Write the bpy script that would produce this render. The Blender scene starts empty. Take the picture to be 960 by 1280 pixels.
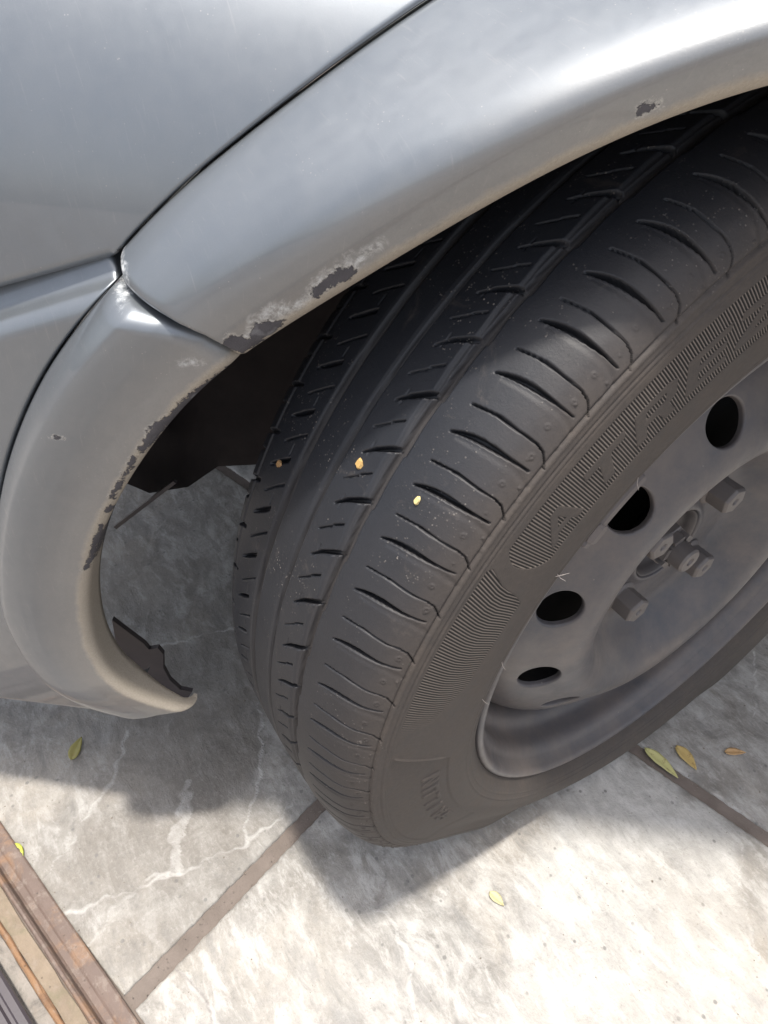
import bpy, math, random
import numpy as np
from mathutils import Matrix, Vector

# ---------------------------------------------------------------- camera, sky, sun, exposure
SC = bpy.context.scene
COL = SC.collection
H = 0.246                                    # axle height (loaded tyre)

cam_d = bpy.data.cameras.new('camera')
cam = bpy.data.objects.new('camera', cam_d)
COL.objects.link(cam)
CM = [[0.54690755008442, -0.5864029468707013, 0.5975146153538884],
      [0.8346077838742174, 0.3258474273762353, -0.4441320762657184],
      [0.06574175808962812, 0.7415895346975225, 0.6676248821531616]]
CP = (0.19523, -0.37027, 0.56948)
cam.matrix_world = Matrix([CM[0] + [CP[0]], CM[1] + [CP[1]], CM[2] + [CP[2]], [0, 0, 0, 1]])
cam_d.sensor_fit = 'VERTICAL'
cam_d.sensor_height = 32.0
cam_d.lens = 858.8407 / 1280 * 32.0
cam_d.clip_start = 0.01
cam_d.clip_end = 500
SC.camera = cam

SUN_N, SUN_U = 0.08, -0.04                   # sun direction components (outboard, along the car) over 1 up
PSI = math.radians(-38)
NX, NY = math.cos(PSI), math.sin(PSI)        # outboard normal of the car body
UX, UY = -math.sin(PSI), math.cos(PSI)       # along the car, backwards
sd = Vector((SUN_N * NX + SUN_U * UX, SUN_N * NY + SUN_U * UY, 1)).normalized()
world = bpy.data.worlds.new('World')
SC.world = world
world.use_nodes = True
wn = world.node_tree
wn.nodes.clear()
sky = wn.nodes.new('ShaderNodeTexSky')
sky.sky_type = 'NISHITA'
sky.sun_disc = False
sky.sun_elevation = math.asin(sd.z)
sky.sun_rotation = math.atan2(sd.x, sd.y)
sky.air_density = 1.0
sky.dust_density = 4.0
bg = wn.nodes.new('ShaderNodeBackground')
bg.inputs['Strength'].default_value = 0.15
wo = wn.nodes.new('ShaderNodeOutputWorld')
hs = wn.nodes.new('ShaderNodeHueSaturation')        # hazy, whitish noon sky
hs.inputs['Saturation'].default_value = 0.50
wn.links.new(sky.outputs[0], hs.inputs['Color'])
wn.links.new(hs.outputs[0], bg.inputs[0])
wn.links.new(bg.outputs[0], wo.inputs[0])
sun_d = bpy.data.lights.new('sun', 'SUN')
sun_d.energy = 2.9
sun_d.angle = math.radians(3.6)
sun_d.color = (1.0, 0.95, 0.87)
sun = bpy.data.objects.new('sun', sun_d)
COL.objects.link(sun)
sun.rotation_euler = sd.to_track_quat('Z', 'Y').to_euler()
SC.view_settings.view_transform = 'Standard'
SC.view_settings.look = 'None'
SC.view_settings.exposure = 0.76
SC.view_settings.gamma = 1.0

RNG = random.Random(7)

# ---------------------------------------------------------------- helpers
def mesh_obj(name, verts, faces, mat=None, parent=None, smooth=True, attrs=None, normals=None):
    me = bpy.data.meshes.new(name)
    verts = np.asarray(verts, dtype=np.float32)
    if isinstance(faces, np.ndarray):
        nf, k = faces.shape
        me.vertices.add(len(verts))
        me.vertices.foreach_set('co', verts.ravel())
        me.loops.add(nf * k)
        me.loops.foreach_set('vertex_index', faces.astype(np.int32).ravel())
        me.polygons.add(nf)
        me.polygons.foreach_set('loop_start', np.arange(0, nf * k, k, dtype=np.int32))
        me.polygons.foreach_set('loop_total', np.full(nf, k, dtype=np.int32))
        me.update(calc_edges=True)
    else:
        me.from_pydata([tuple(map(float, v)) for v in verts], [], [tuple(f) for f in faces])
        me.update()
    me.polygons.foreach_set('use_smooth', np.full(len(me.polygons), smooth, dtype=bool))
    if attrs:
        for k_, a in attrs.items():
            at = me.attributes.new(k_, 'FLOAT', 'POINT')
            at.data.foreach_set('value', np.asarray(a, dtype=np.float32).ravel())
    if normals is not None:
        me.normals_split_custom_set_from_vertices([tuple(map(float, n)) for n in normals])
    if mat:
        me.materials.append(mat)
    o = bpy.data.objects.new(name, me)
    COL.objects.link(o)
    if parent:
        o.parent = parent
    return o

def tag(o, label=None, cat=None, group=None, kind=None):
    if label: o['label'] = label
    if cat: o['category'] = cat
    if group: o['group'] = group
    if kind: o['kind'] = kind
    return o

def grid_faces(n, m, flip=False, wrap=False):
    """n rows, m columns of vertices"""
    i = np.arange(n - 1)[:, None]
    j = np.arange(m if wrap else m - 1)[None, :]
    a = i * m + j
    b = i * m + (j + 1) % m
    c = (i + 1) * m + (j + 1) % m
    d = (i + 1) * m + j
    q = np.stack([a + 0 * b, b + 0 * a, c, d], -1).reshape(-1, 4)
    return q[:, ::-1].copy() if flip else q

def revolve(name, prof, mat, parent, n=96, a0=0.0, a1=360.0, centre=(0, 0, H), flip=False, smooth=True):
    """revolve (x, r) profile around the wheel axis (x)"""
    full = abs(a1 - a0 - 360) < 1e-6
    ang = np.radians(np.linspace(a0, a1, n, endpoint=not full))
    p = np.asarray(prof, float)
    X = np.repeat(p[:, 0][:, None], n, 1) + centre[0]
    Y = p[:, 1][:, None] * np.cos(ang)[None] + centre[1]
    Z = p[:, 1][:, None] * np.sin(ang)[None] + centre[2]
    V = np.stack([X, Y, Z], -1).reshape(-1, 3)
    return mesh_obj(name, V, grid_faces(len(p), n, flip, full), mat, parent, smooth)

def resample(prof, step):
    p = np.asarray(prof, float)
    # Catmull-Rom through the points, then equal steps
    q = np.vstack([2 * p[0] - p[1], p, 2 * p[-1] - p[-2]])
    out = []
    for k in range(1, len(q) - 2):
        P0, P1, P2, P3 = q[k - 1:k + 3]
        for t in np.linspace(0, 1, 24, endpoint=False):
            out.append(0.5 * ((2 * P1) + (-P0 + P2) * t + (2 * P0 - 5 * P1 + 4 * P2 - P3) * t * t + (-P0 + 3 * P1 - 3 * P2 + P3) * t ** 3))
    out.append(p[-1])
    out = np.array(out)
    s = np.r_[0, np.cumsum(np.hypot(*np.diff(out, axis=0).T))]
    n = max(2, int(round(s[-1] / step)) + 1)
    ss = np.linspace(0, s[-1], n)
    return np.c_[np.interp(ss, s, out[:, 0]), np.interp(ss, s, out[:, 1])]

def sstep(a, b, x):
    t = np.clip((x - a) / (b - a), 0, 1)
    return t * t * (3 - 2 * t)

def body(u, d, z):
    """car body frame (u backwards, d outboard, z up) to world"""
    return np.stack([d * NX + u * UX, d * NY + u * UY, z - 0.010 + 0 * u], -1)

def poly_sdf(P, poly):
    """signed distance (negative inside) of points P (n,2) to polygon"""
    poly = np.asarray(poly, float)
    a = poly; b = np.roll(poly, -1, 0)
    best = np.full(len(P), 1e9)
    inside = np.zeros(len(P), bool)
    for (x0, y0), (x1, y1) in zip(a, b):
        dx, dy = x1 - x0, y1 - y0
        t = np.clip(((P[:, 0] - x0) * dx + (P[:, 1] - y0) * dy) / (dx * dx + dy * dy + 1e-12), 0, 1)
        best = np.minimum(best, np.hypot(P[:, 0] - x0 - t * dx, P[:, 1] - y0 - t * dy))
        c = ((y0 > P[:, 1]) != (y1 > P[:, 1]))
        with np.errstate(divide='ignore', invalid='ignore'):
            xi = (x1 - x0) * (P[:, 1] - y0) / (y1 - y0 + 1e-15) + x0
        inside ^= c & (P[:, 0] < xi)
    return np.where(inside, -best, best)

def line_dist(P, pts):
    best = np.full(len(P), 1e9)
    for (x0, y0), (x1, y1) in zip(pts[:-1], pts[1:]):
        dx, dy = x1 - x0, y1 - y0
        t = np.clip(((P[:, 0] - x0) * dx + (P[:, 1] - y0) * dy) / (dx * dx + dy * dy + 1e-12), 0, 1)
        best = np.minimum(best, np.hypot(P[:, 0] - x0 - t * dx, P[:, 1] - y0 - t * dy))
    return best

# ---------------------------------------------------------------- materials
class NT:
    def __init__(self, name):
        self.m = bpy.data.materials.new(name)
        self.m.use_nodes = True
        self.t = self.m.node_tree
        self.b = self.t.nodes['Principled BSDF']
        self.co = self.t.nodes.new('ShaderNodeTexCoord').outputs['Object']
    def link(self, a, b): self.t.links.new(a, b)
    def noise(self, scale, detail=4, rough=0.55, dist=0.0, vec=None):
        n = self.t.nodes.new('ShaderNodeTexNoise')
        n.inputs['Scale'].default_value = scale
        n.inputs['Detail'].default_value = detail
        n.inputs['Roughness'].default_value = rough
        n.inputs['Distortion'].default_value = dist
        self.link(vec or self.co, n.inputs['Vector'])
        return n.outputs['Fac']
    def voro(self, scale, feature='F1', out='Distance', vec=None):
        n = self.t.nodes.new('ShaderNodeTexVoronoi')
        n.feature = feature
        n.inputs['Scale'].default_value = scale
        self.link(vec or self.co, n.inputs['Vector'])
        return n.outputs[out]
    def ramp(self, fac, stops, interp='LINEAR'):
        n = self.t.nodes.new('ShaderNodeValToRGB')
        n.color_ramp.interpolation = interp
        el = n.color_ramp.elements
        while len(el) < len(stops): el.new(0.5)
        for e, (p, c) in zip(el, stops):
            e.position = p
            e.color = (c, c, c, 1) if isinstance(c, (int, float)) else (*c, 1)
        self.link(fac, n.inputs[0])
        return n.outputs[0]
    def math(self, op, a, b=None, clamp=False):
        n = self.t.nodes.new('ShaderNodeMath'); n.operation = op; n.use_clamp = clamp
        for k, v in enumerate((a, b)):
            if v is None: continue
            if isinstance(v, (int, float)): n.inputs[k].default_value = v
            else: self.link(v, n.inputs[k])
        return n.outputs[0]
    def mrange(self, v, a, b, c=0.0, d=1.0):
        n = self.t.nodes.new('ShaderNodeMapRange')
        self.link(v, n.inputs['Value'])
        for k, x in zip(('From Min', 'From Max', 'To Min', 'To Max'), (a, b, c, d)): n.inputs[k].default_value = x
        return n.outputs[0]
    def mix(self, fac, a, b, mode='MIX'):
        n = self.t.nodes.new('ShaderNodeMix'); n.data_type = 'RGBA'; n.blend_type = mode
        if isinstance(fac, (int, float)): n.inputs['Factor'].default_value = fac
        else: self.link(fac, n.inputs['Factor'])
        for key, v in (('A', a), ('B', b)):
            s = [i for i in n.inputs if i.name == key and i.type == 'RGBA'][0]
            if isinstance(v, tuple): s.default_value = (*v, 1)
            else: self.link(v, s)
        return [o for o in n.outputs if o.type == 'RGBA'][0]
    def attr(self, name):
        n = self.t.nodes.new('ShaderNodeAttribute'); n.attribute_name = name
        return n.outputs['Fac']
    def bump(self, h, strength=0.3, dist=0.001, prev=None):
        n = self.t.nodes.new('ShaderNodeBump')
        n.inputs['Strength'].default_value = strength
        n.inputs['Distance'].default_value = dist
        self.link(h, n.inputs['Height'])
        if prev is not None: self.link(prev, n.inputs['Normal'])
        return n.outputs[0]
    def set(self, **kw):
        for k, v in kw.items():
            s = self.b.inputs[k.replace('_', ' ')]
            if isinstance(v, (int, float)): s.default_value = v
            elif isinstance(v, tuple): s.default_value = (*v, 1) if len(v) == 3 and s.type == 'RGBA' else v
            else: self.link(v, s)
        return self.m

def mat_paint(name, worn=True):
    t = NT(name)
    lo = t.noise(9, 3)
    col = t.mix(lo, (0.155, 0.175, 0.197), (0.178, 0.198, 0.219))
    fl = t.noise(2600, 2, 0.7)
    col = t.mix(t.math('MULTIPLY', fl, 0.25), col, (0.29, 0.31, 0.34))
    dustn = t.noise(160, 5, 0.7)
    rough = t.mrange(dustn, 0.3, 0.75, 0.36, 0.50)
    metal = 0.62
    coat = t.mrange(t.noise(34, 5, 0.65), 0.35, 0.75, 1.0, 0.7)
    nrm = t.bump(t.noise(55, 3), 0.05, 0.0008)
    nrm = t.bump(t.noise(1900, 2, 0.8), 0.05, 0.0003, nrm)
    # dust settled on the paint and a few faint wipe marks
    mp = t.t.nodes.new('ShaderNodeMapping'); mp.inputs['Rotation'].default_value = (0.3, 0.9, 0.4); mp.inputs['Scale'].default_value = (1, 14, 1)
    t.link(t.co, mp.inputs['Vector'])
    wipe = t.mrange(t.noise(60, 4, 0.7, 0.0, mp.outputs[0]), 0.60, 0.74, 0, 0.16)
    speck = t.math('MULTIPLY', t.mrange(t.voro(420), 0.12, 0.06), t.mrange(t.noise(90, 3), 0.52, 0.62), clamp=True)
    dsty = t.math('ADD', t.mrange(t.noise(13, 6, 0.7), 0.35, 0.75, 0.02, 0.16), t.math('ADD', wipe, t.math('MULTIPLY', speck, 0.55)), clamp=True)
    col = t.mix(dsty, col, (0.42, 0.41, 0.39))
    if worn:
        chip = t.attr('chip')                       # metres from the edge of the flaked paint, negative inside
        wob = t.math('MULTIPLY', t.math('SUBTRACT', t.noise(330, 7, 0.75), 0.5), 0.0085)
        c = t.math('ADD', chip, wob)
        bare = t.mrange(c, 0.0001, -0.0001)
        halo = t.math('MULTIPLY', t.mrange(c, 0.0014, 0.0001), t.mrange(t.noise(700, 4, 0.7), 0.42, 0.60), clamp=True)
        sc = t.attr('scrape')
        scr_n = t.noise(70, 6, 0.75, 1.5)
        scr = t.math('MULTIPLY', t.mrange(t.math('ADD', sc, t.math('MULTIPLY', t.math('SUBTRACT', scr_n, 0.5), 0.012)), 0.002, -0.001), t.mrange(t.noise(350, 4, 0.7), 0.38, 0.6), clamp=True)
        lip = t.attr('lip')                         # metres from the lip edge
        ln = t.noise(75, 6, 0.7)
        dl = t.math('ADD', lip, t.math('MULTIPLY', t.math('SUBTRACT', ln, 0.5), 0.006))
        dirt = t.math('MAXIMUM', t.mrange(dl, 0.0075, 0.0035, 0, 0.95), t.mrange(dl, 0.026, 0.0, 0, 0.42))
        dirtc = t.mix(t.noise(900, 4, 0.7), (0.30, 0.26, 0.205), (0.50, 0.44, 0.36))
        film_reflect = t.math('MULTIPLY', t.attr('film_reflect'), t.mrange(t.noise(120, 5, 0.7), 0.3, 0.8, 0.5, 1.0))
        col = t.mix(film_reflect, col, (0.27, 0.25, 0.225))  # beige film low on the panels, with brownish ground reflection painted in
        col = t.mix(scr, col, (0.62, 0.64, 0.65))
        col = t.mix(halo, col, (0.60, 0.60, 0.58))
        col = t.mix(dirt, col, dirtc)
        prim = t.mix(t.noise(160, 6, 0.7), (0.040, 0.038, 0.046), (0.125, 0.118, 0.125))
        prim = t.mix(t.mrange(t.noise(95, 3), 0.62, 0.70, 0, 0.5), prim, (0.26, 0.26, 0.27))
        col = t.mix(bare, col, prim)
        soft = t.math('MAXIMUM', t.math('MAXIMUM', bare, dirt), t.math('MAXIMUM', film_reflect, scr))
        r2 = t.math('ADD', rough, t.math('MULTIPLY', soft, 0.32), clamp=True)
        met = t.math('MULTIPLY', t.math('SUBTRACT', 1.0, soft, clamp=True), metal)
        ct = t.math('MULTIPLY', coat, t.math('SUBTRACT', 1.0, soft, clamp=True))
        hgt = t.math('ADD', t.mrange(c, -0.0002, 0.0002), t.math('MULTIPLY', t.noise(1400, 4, 0.7), t.math('MULTIPLY', soft, 0.5)))
        nrm = t.bump(hgt, 0.9, 0.0005, nrm)
        return t.set(Base_Color=col, Metallic=met, Roughness=r2, Coat_Weight=ct, Coat_Roughness=0.035, Normal=nrm)
    return t.set(Base_Color=col, Metallic=metal, Roughness=rough, Coat_Weight=coat, Coat_Roughness=0.06, Normal=nrm)

def mat_rubber():
    t = NT('tyre rubber')
    dust = t.attr('dust')
    cav = t.attr('cavity')
    n1 = t.noise(28, 6, 0.62)
    n2 = t.noise(420, 5, 0.7)
    base = t.mix(n1, (0.013, 0.0145, 0.019), (0.026, 0.029, 0.036))
    dustc = t.mix(n2, (0.058, 0.048, 0.041), (0.104, 0.086, 0.074))
    df = t.math('MULTIPLY', dust, t.mrange(t.noise(60, 6, 0.7, 0.6), 0.25, 0.75, 0.62, 1.1), clamp=True)
    df = t.math('ADD', df, t.math('MULTIPLY', cav, 0.35), clamp=True)
    col = t.mix(df, base, dustc)
    col = t.mix(t.math('MULTIPLY', t.attr('deep'), 0.75), col, (0.009, 0.009, 0.010))  # slots darken with depth, their shade painted into the rubber colour
    # pale sandy specks caught on the tread
    v = t.voro(640)
    msk = t.mrange(t.noise(24, 6, 0.75), 0.50, 0.64)
    sp = t.math('MULTIPLY', t.mrange(v, 0.32, 0.18), t.math('MULTIPLY', msk, t.mrange(t.noise(260, 2), 0.5, 0.62)), clamp=True)
    v2 = t.voro(170)
    sp2 = t.math('MULTIPLY', t.mrange(v2, 0.065, 0.04), t.mrange(t.noise(40, 3), 0.53, 0.60), clamp=True)
    spk = t.math('MULTIPLY', t.math('MAXIMUM', sp, sp2), t.attr('tread'))
    col = t.mix(t.math('MULTIPLY', spk, 0.65), col, (0.30, 0.27, 0.24))
    pat = t.math('MULTIPLY', t.mrange(t.noise(38, 6, 0.75, 1.0), 0.60, 0.74), t.attr('tread'))
    col = t.mix(t.math('MULTIPLY', pat, 0.30), col, (0.16, 0.135, 0.115))
    rough = t.mix(df, (0.46, 0.46, 0.46), (0.82, 0.82, 0.82))
    h = t.math('ADD', t.math('MULTIPLY', t.noise(900, 5, 0.7), 0.6), t.math('MULTIPLY', t.noise(130, 4, 0.6), 0.8))
    nrm = t.bump(h, 0.35, 0.0006)
    nrm = t.bump(spk, 0.6, 0.0004, nrm)
    # finely ribbed bands round the lettering, groove shade and lit ridges painted in
    ph = t.math('MULTIPLY', t.attr('ribphase'), 2 * math.pi)
    rib = t.math('ADD', t.math('MULTIPLY', t.math('COSINE', ph), 0.5), 0.5)
    rib = t.mrange(rib, 0.30, 0.62)
    rm = t.mrange(t.attr('ribmask'), 0.35, 0.65)
    rib = t.math('MULTIPLY', rib, rm)
    nrm = t.bump(t.math('SUBTRACT', 1.0, rib), 1.0, 0.0005, nrm)
    col = t.mix(t.math('MULTIPLY', t.math('SUBTRACT', rm, rib, clamp=True), 0.8), col, (0.20, 0.17, 0.145))
    col = t.mix(t.math('MULTIPLY', rib, 0.97), col, (0.006, 0.005, 0.005))
    return t.set(Base_Color=col, Roughness=rough, Specular_IOR_Level=0.42, Normal=nrm)

def mat_steel(name, a, b, rough=0.55, metal=0.0, dusty=(0.145, 0.125, 0.112)):
    t = NT(name)
    n = t.noise(26, 6, 0.65)
    col = t.mix(n, a, b)
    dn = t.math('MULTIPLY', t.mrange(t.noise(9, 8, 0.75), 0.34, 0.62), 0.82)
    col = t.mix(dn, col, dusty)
    v = t.mrange(t.voro(140), 0.075, 0.04)
    col = t.mix(t.math('MULTIPLY', v, t.mrange(t.noise(45, 2), 0.55, 0.62), clamp=True), col, (0.24, 0.21, 0.19))
    r = t.mrange(t.noise(60, 5, 0.7), 0.3, 0.7, rough - 0.08, rough + 0.14)
    nrm = t.bump(t.noise(700, 4, 0.7), 0.12, 0.0004)
    return t.set(Base_Color=col, Roughness=r, Metallic=metal, Normal=nrm)

def mat_plain(name, a, b, rough=0.7, scale=60, bump=0.2, metal=0.0, spec=0.5):
    t = NT(name)
    col = t.mix(t.noise(scale, 6, 0.65), a, b)
    nrm = t.bump(t.noise(scale * 6, 4, 0.7), bump, 0.0006)
    return t.set(Base_Color=col, Roughness=rough, Metallic=metal, Specular_IOR_Level=spec, Normal=nrm)

def mat_tile():
    t = NT('stone tile')
    lo = t.noise(9, 6, 0.62, 1.0)
    me_ = t.noise(24, 8, 0.66, 0.9)
    hi = t.noise(300, 6, 0.75)
    map_ = t.t.nodes.new('ShaderNodeMapping')
    map_.inputs['Rotation'].default_value = (0, 0, math.radians(-58))
    map_.inputs['Scale'].default_value = (1.0, 2.6, 1.0)
    t.link(t.co, map_.inputs['Vector'])
    streak = t.noise(24, 8, 0.72, 0.35, map_.outputs[0])
    col = t.ramp(me_, [(0.32, (0.185, 0.172, 0.155)), (0.5, (0.335, 0.322, 0.300)), (0.66, (0.48, 0.465, 0.438))])
    col = t.mix(t.mrange(lo, 0.42, 0.60, 0, 0.70), col, (0.205, 0.188, 0.166))
    col = t.mix(t.mrange(t.noise(6, 5, 0.6, 0.8), 0.50, 0.66, 0, 0.5), col, (0.40, 0.355, 0.295))
    col = t.mix(t.mrange(streak, 0.50, 0.62, 0, 0.60), col, (0.54, 0.525, 0.50))
    col = t.mix(t.mrange(streak, 0.47, 0.38, 0, 0.55), col, (0.18, 0.173, 0.165))
    tone = t.math('ADD', t.attr('tone'), 0.0)   # print tones, with light and shade painted into some areas
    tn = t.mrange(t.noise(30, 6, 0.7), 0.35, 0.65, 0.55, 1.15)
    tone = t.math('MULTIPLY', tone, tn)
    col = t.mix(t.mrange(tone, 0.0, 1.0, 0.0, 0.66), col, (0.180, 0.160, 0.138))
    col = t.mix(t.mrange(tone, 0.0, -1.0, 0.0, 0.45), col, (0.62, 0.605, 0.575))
    col = t.mix(t.math('MULTIPLY', t.mrange(hi, 0.52, 0.70), 0.20), col, (0.62, 0.60, 0.58))
    col = t.mix(t.math('MULTIPLY', t.mrange(hi, 0.45, 0.34), 0.35), col, (0.13, 0.125, 0.12))
    spots = t.math('MULTIPLY', t.mrange(t.voro(95), 0.17, 0.10), t.mrange(t.noise(33, 3), 0.49, 0.57), clamp=True)
    col = t.mix(t.math('MULTIPLY', spots, 0.7), col, (0.13, 0.125, 0.12))
    vein = t.attr('vein')
    vw = t.math('ADD', vein, t.math('MULTIPLY', t.math('SUBTRACT', t.noise(150, 5, 0.7), 0.5), 0.0045))
    col = t.mix(t.mrange(vw, 0.0026, 0.0002, 0, 0.48), col, (0.66, 0.645, 0.62))
    crack = t.attr('crack')
    cw = t.math('ADD', crack, t.math('MULTIPLY', t.math('SUBTRACT', t.noise(120, 5, 0.7), 0.5), 0.003))
    col = t.mix(t.mrange(cw, 0.0013, 0.0003, 0, 0.7), col, (0.22, 0.20, 0.19))
    warm_grime = t.math('MULTIPLY', t.mrange(t.noise(7.5, 5, 0.7, 0.5), 0.5, 0.68), 0.30)
    col = t.mix(warm_grime, col, (0.36, 0.32, 0.27))  # brown grime patches, with warm bounce light tinted into them
    h = t.math('ADD', t.math('MULTIPLY', me_, 1.0), t.math('MULTIPLY', hi, 0.35))
    h = t.math('ADD', h, t.math('MULTIPLY', streak, 0.8))
    h = t.math('SUBTRACT', h, t.mrange(vw, 0.0026, 0.0004, 0, 0.3))
    nrm = t.bump(h, 0.75, 0.0018)
    return t.set(Base_Color=col, Roughness=t.mrange(me_, 0.3, 0.7, 0.45, 0.62), Normal=nrm)

M = {}
M['paint'] = mat_paint('silver grey car paint', True)
M['paint_plain'] = mat_paint('silver grey hood paint', False)
M['rubber'] = mat_rubber()
M['rim'] = mat_steel('dusty steel wheel', (0.052, 0.055, 0.066), (0.086, 0.088, 0.100), 0.42, 0.0, (0.165, 0.138, 0.122))  # dust colour also raised to stand in for lens haze
M['bolt'] = mat_steel('dusty bolt steel', (0.10, 0.092, 0.092), (0.20, 0.185, 0.18), 0.5, 0.25, (0.18, 0.155, 0.14))
M['weight'] = mat_steel('dull lead weight', (0.085, 0.075, 0.08), (0.13, 0.115, 0.12), 0.6)
M['dark'] = mat_plain('black moulded plastic', (0.035, 0.029, 0.033), (0.085, 0.070, 0.066), 0.7, 40)
M['under'] = mat_plain('dirty underbody', (0.010, 0.010, 0.012), (0.02, 0.018, 0.018), 0.85, 20)
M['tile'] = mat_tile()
M['grout'] = mat_plain('brown grout', (0.11, 0.090, 0.076), (0.235, 0.195, 0.170), 0.95, 55, 1.0)
def mat_weathered(name, a, b, rustc, amount, rough):
    t = NT(name)
    col = t.mix(t.noise(45, 7, 0.72), a, b)
    col = t.mix(t.math('MULTIPLY', t.mrange(t.noise(34, 7, 0.75, 0.6), 0.50, 0.64), amount), col, rustc)
    col = t.mix(t.math('MULTIPLY', t.mrange(t.noise(120, 6, 0.75), 0.52, 0.68), 0.55), col, (0.30, 0.25, 0.21))
    col = t.mix(t.mrange(t.voro(130), 0.12, 0.05, 0, 0.7), col, (0.07, 0.05, 0.04))
    return t.set(Base_Color=col, Roughness=rough, Normal=t.bump(t.noise(260, 6, 0.75), 0.7, 0.0009))
M['track'] = mat_weathered('brown painted steel track', (0.10, 0.070, 0.058), (0.20, 0.145, 0.120), (0.30, 0.17, 0.09), 0.55, 0.6)
M['rust'] = mat_weathered('rusty orange steel', (0.20, 0.11, 0.06), (0.34, 0.20, 0.11), (0.12, 0.07, 0.05), 0.8, 0.85)
M['sand'] = mat_weathered('sandy concrete', (0.13, 0.10, 0.075), (0.36, 0.29, 0.215), (0.17, 0.16, 0.10), 0.6, 0.95)
M['pebble'] = mat_weathered('pebbly concrete', (0.14, 0.125, 0.11), (0.46, 0.42, 0.38), (0.10, 0.09, 0.08), 0.6, 0.95)
M['grit'] = mat_plain('grit', (0.10, 0.085, 0.07), (0.34, 0.29, 0.24), 0.95, 700, 0.5)
M['gate'] = mat_plain('dark painted gate steel', (0.045, 0.038, 0.045), (0.085, 0.072, 0.08), 0.45, 30, 0.15)
M['hair'] = mat_plain('rubber whisker', (0.30, 0.26, 0.24), (0.42, 0.38, 0.35), 0.6, 60)

def mat_leaf(name, a, b):
    t = NT(name)
    col = t.mix(t.noise(70, 5, 0.7), a, b)
    col = t.mix(t.math('MULTIPLY', t.mrange(t.noise(260, 3), 0.6, 0.7), 0.5), col, (0.22, 0.13, 0.05))
    return t.set(Base_Color=col, Roughness=0.55, Normal=t.bump(t.noise(300, 4), 0.3, 0.0005))

# ---------------------------------------------------------------- ground, tiles, gate track
TA = math.radians(16.2)                        # direction of the joints
TX, TY = math.cos(TA), math.sin(TA)
_l1, _l2 = (-0.0082, -0.3285), (0.1304, 0.0514) # a point on each of the two joints in view
_s = (_l1[0] - _l2[0]) * TX + (_l1[1] - _l2[1]) * TY
CORN = (_l2[0] + _s * TX, _l2[1] + _s * TY)    # joint crossing hidden below the tyre
TS, GW = 0.60, 0.0132

ground = mesh_obj('ground', [(-30, -30, -0.0025), (30, -30, -0.0025), (30, 30, -0.0025), (-30, 30, -0.0025)], [(0, 1, 2, 3)], M['grout'], None, False)
tag(ground, 'brown grout bed below the stone tiles', kind='structure')

veins = [
    [(-0.1467, -0.2403), (-0.1022, -0.26), (-0.071, -0.2787), (-0.0564, -0.2936), (-0.0387, -0.304)],
    [(-0.0606, -0.4384), (-0.0526, -0.4001), (-0.0448, -0.3629), (-0.0414, -0.3352), (-0.0379, -0.3099), (-0.0394, -0.2846), (-0.0477, -0.2521)],
    [(-0.0298, -0.43), (-0.0439, -0.4087), (-0.0531, -0.3818), (-0.0476, -0.3618)],
    [(-0.091, -0.4478), (-0.1067, -0.4235), (-0.1238, -0.4034), (-0.1438, -0.3781), (-0.1834, -0.3503)],
    [(-0.263, -0.3491), (-0.2614, -0.3186), (-0.255, -0.2886), (-0.2417, -0.226)],
    [(0.0584, -0.243), (0.0703, -0.2364), (0.0882, -0.2377), (0.1117, -0.247), (0.1311, -0.2592), (0.1704, -0.2717)],
    [(0.0167, -0.3818), (0.0288, -0.3761), (0.0443, -0.3708), (0.0591, -0.3725), (0.0918, -0.3847)],
    [(0.1766, 0.0473), (0.1956, 0.0182), (0.2132, 0.0024), (0.2366, -0.0213)],
    [(0.0623, 0.2295), (0.1115, 0.1607), (0.1459, 0.141), (0.1999, 0.1607)],
]
cracks = [[(0.0147, -0.2055), (0.0286, -0.2162), (0.0446, -0.2245), (0.0584, -0.243)],
          [(0.0158, -0.3823), (0.0278, -0.3769), (0.0433, -0.3716), (0.0581, -0.3732)]]
thick_vein = [(-0.1044, -0.3268), (-0.0838, -0.3383), (-0.0696, -0.3517), (-0.0454, -0.3583)]
print_light_areas = [  # (polygon, tone) darker positive, lighter negative
    ([(0.0714, -0.0724), (0.1126, -0.1374), (0.1646, -0.2068), (0.2982, -0.2029), (0.3572, -0.0064), (0.2366, -0.0213), (0.2132, 0.0024), (0.1956, 0.0182), (0.1766, 0.0473), (0.1016, 0.028), (0.0672, 0.0034)], -0.9),  # pool of sun and reflected light painted as a lighter tone
    ([(-0.0606, -0.4384), (-0.0526, -0.4001), (-0.0448, -0.3629), (-0.0414, -0.3352), (-0.0379, -0.3099), (-0.0394, -0.2846), (-0.0564, -0.2936), (-0.071, -0.2787), (-0.1022, -0.26), (-0.1467, -0.2403), (-0.2325, -0.2324), (-0.2521, -0.311), (-0.1932, -0.3602), (-0.1438, -0.3781), (-0.1067, -0.4235)], 0.8),  # darker print that also carries part of the car's painted shadow
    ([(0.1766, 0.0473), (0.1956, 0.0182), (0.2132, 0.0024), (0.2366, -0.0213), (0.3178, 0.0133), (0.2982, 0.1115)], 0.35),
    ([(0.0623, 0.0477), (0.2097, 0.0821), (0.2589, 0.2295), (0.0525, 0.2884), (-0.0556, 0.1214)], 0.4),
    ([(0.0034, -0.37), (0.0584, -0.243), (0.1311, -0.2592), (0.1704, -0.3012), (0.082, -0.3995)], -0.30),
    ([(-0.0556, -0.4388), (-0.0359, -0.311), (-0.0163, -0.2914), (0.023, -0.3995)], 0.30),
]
def in_track(cx, cy):
    # perpendicular distance beyond the track edge
    return (cx + 0.1684) * 0.2554 - (cy + 0.4564) * 0.9668

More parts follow.
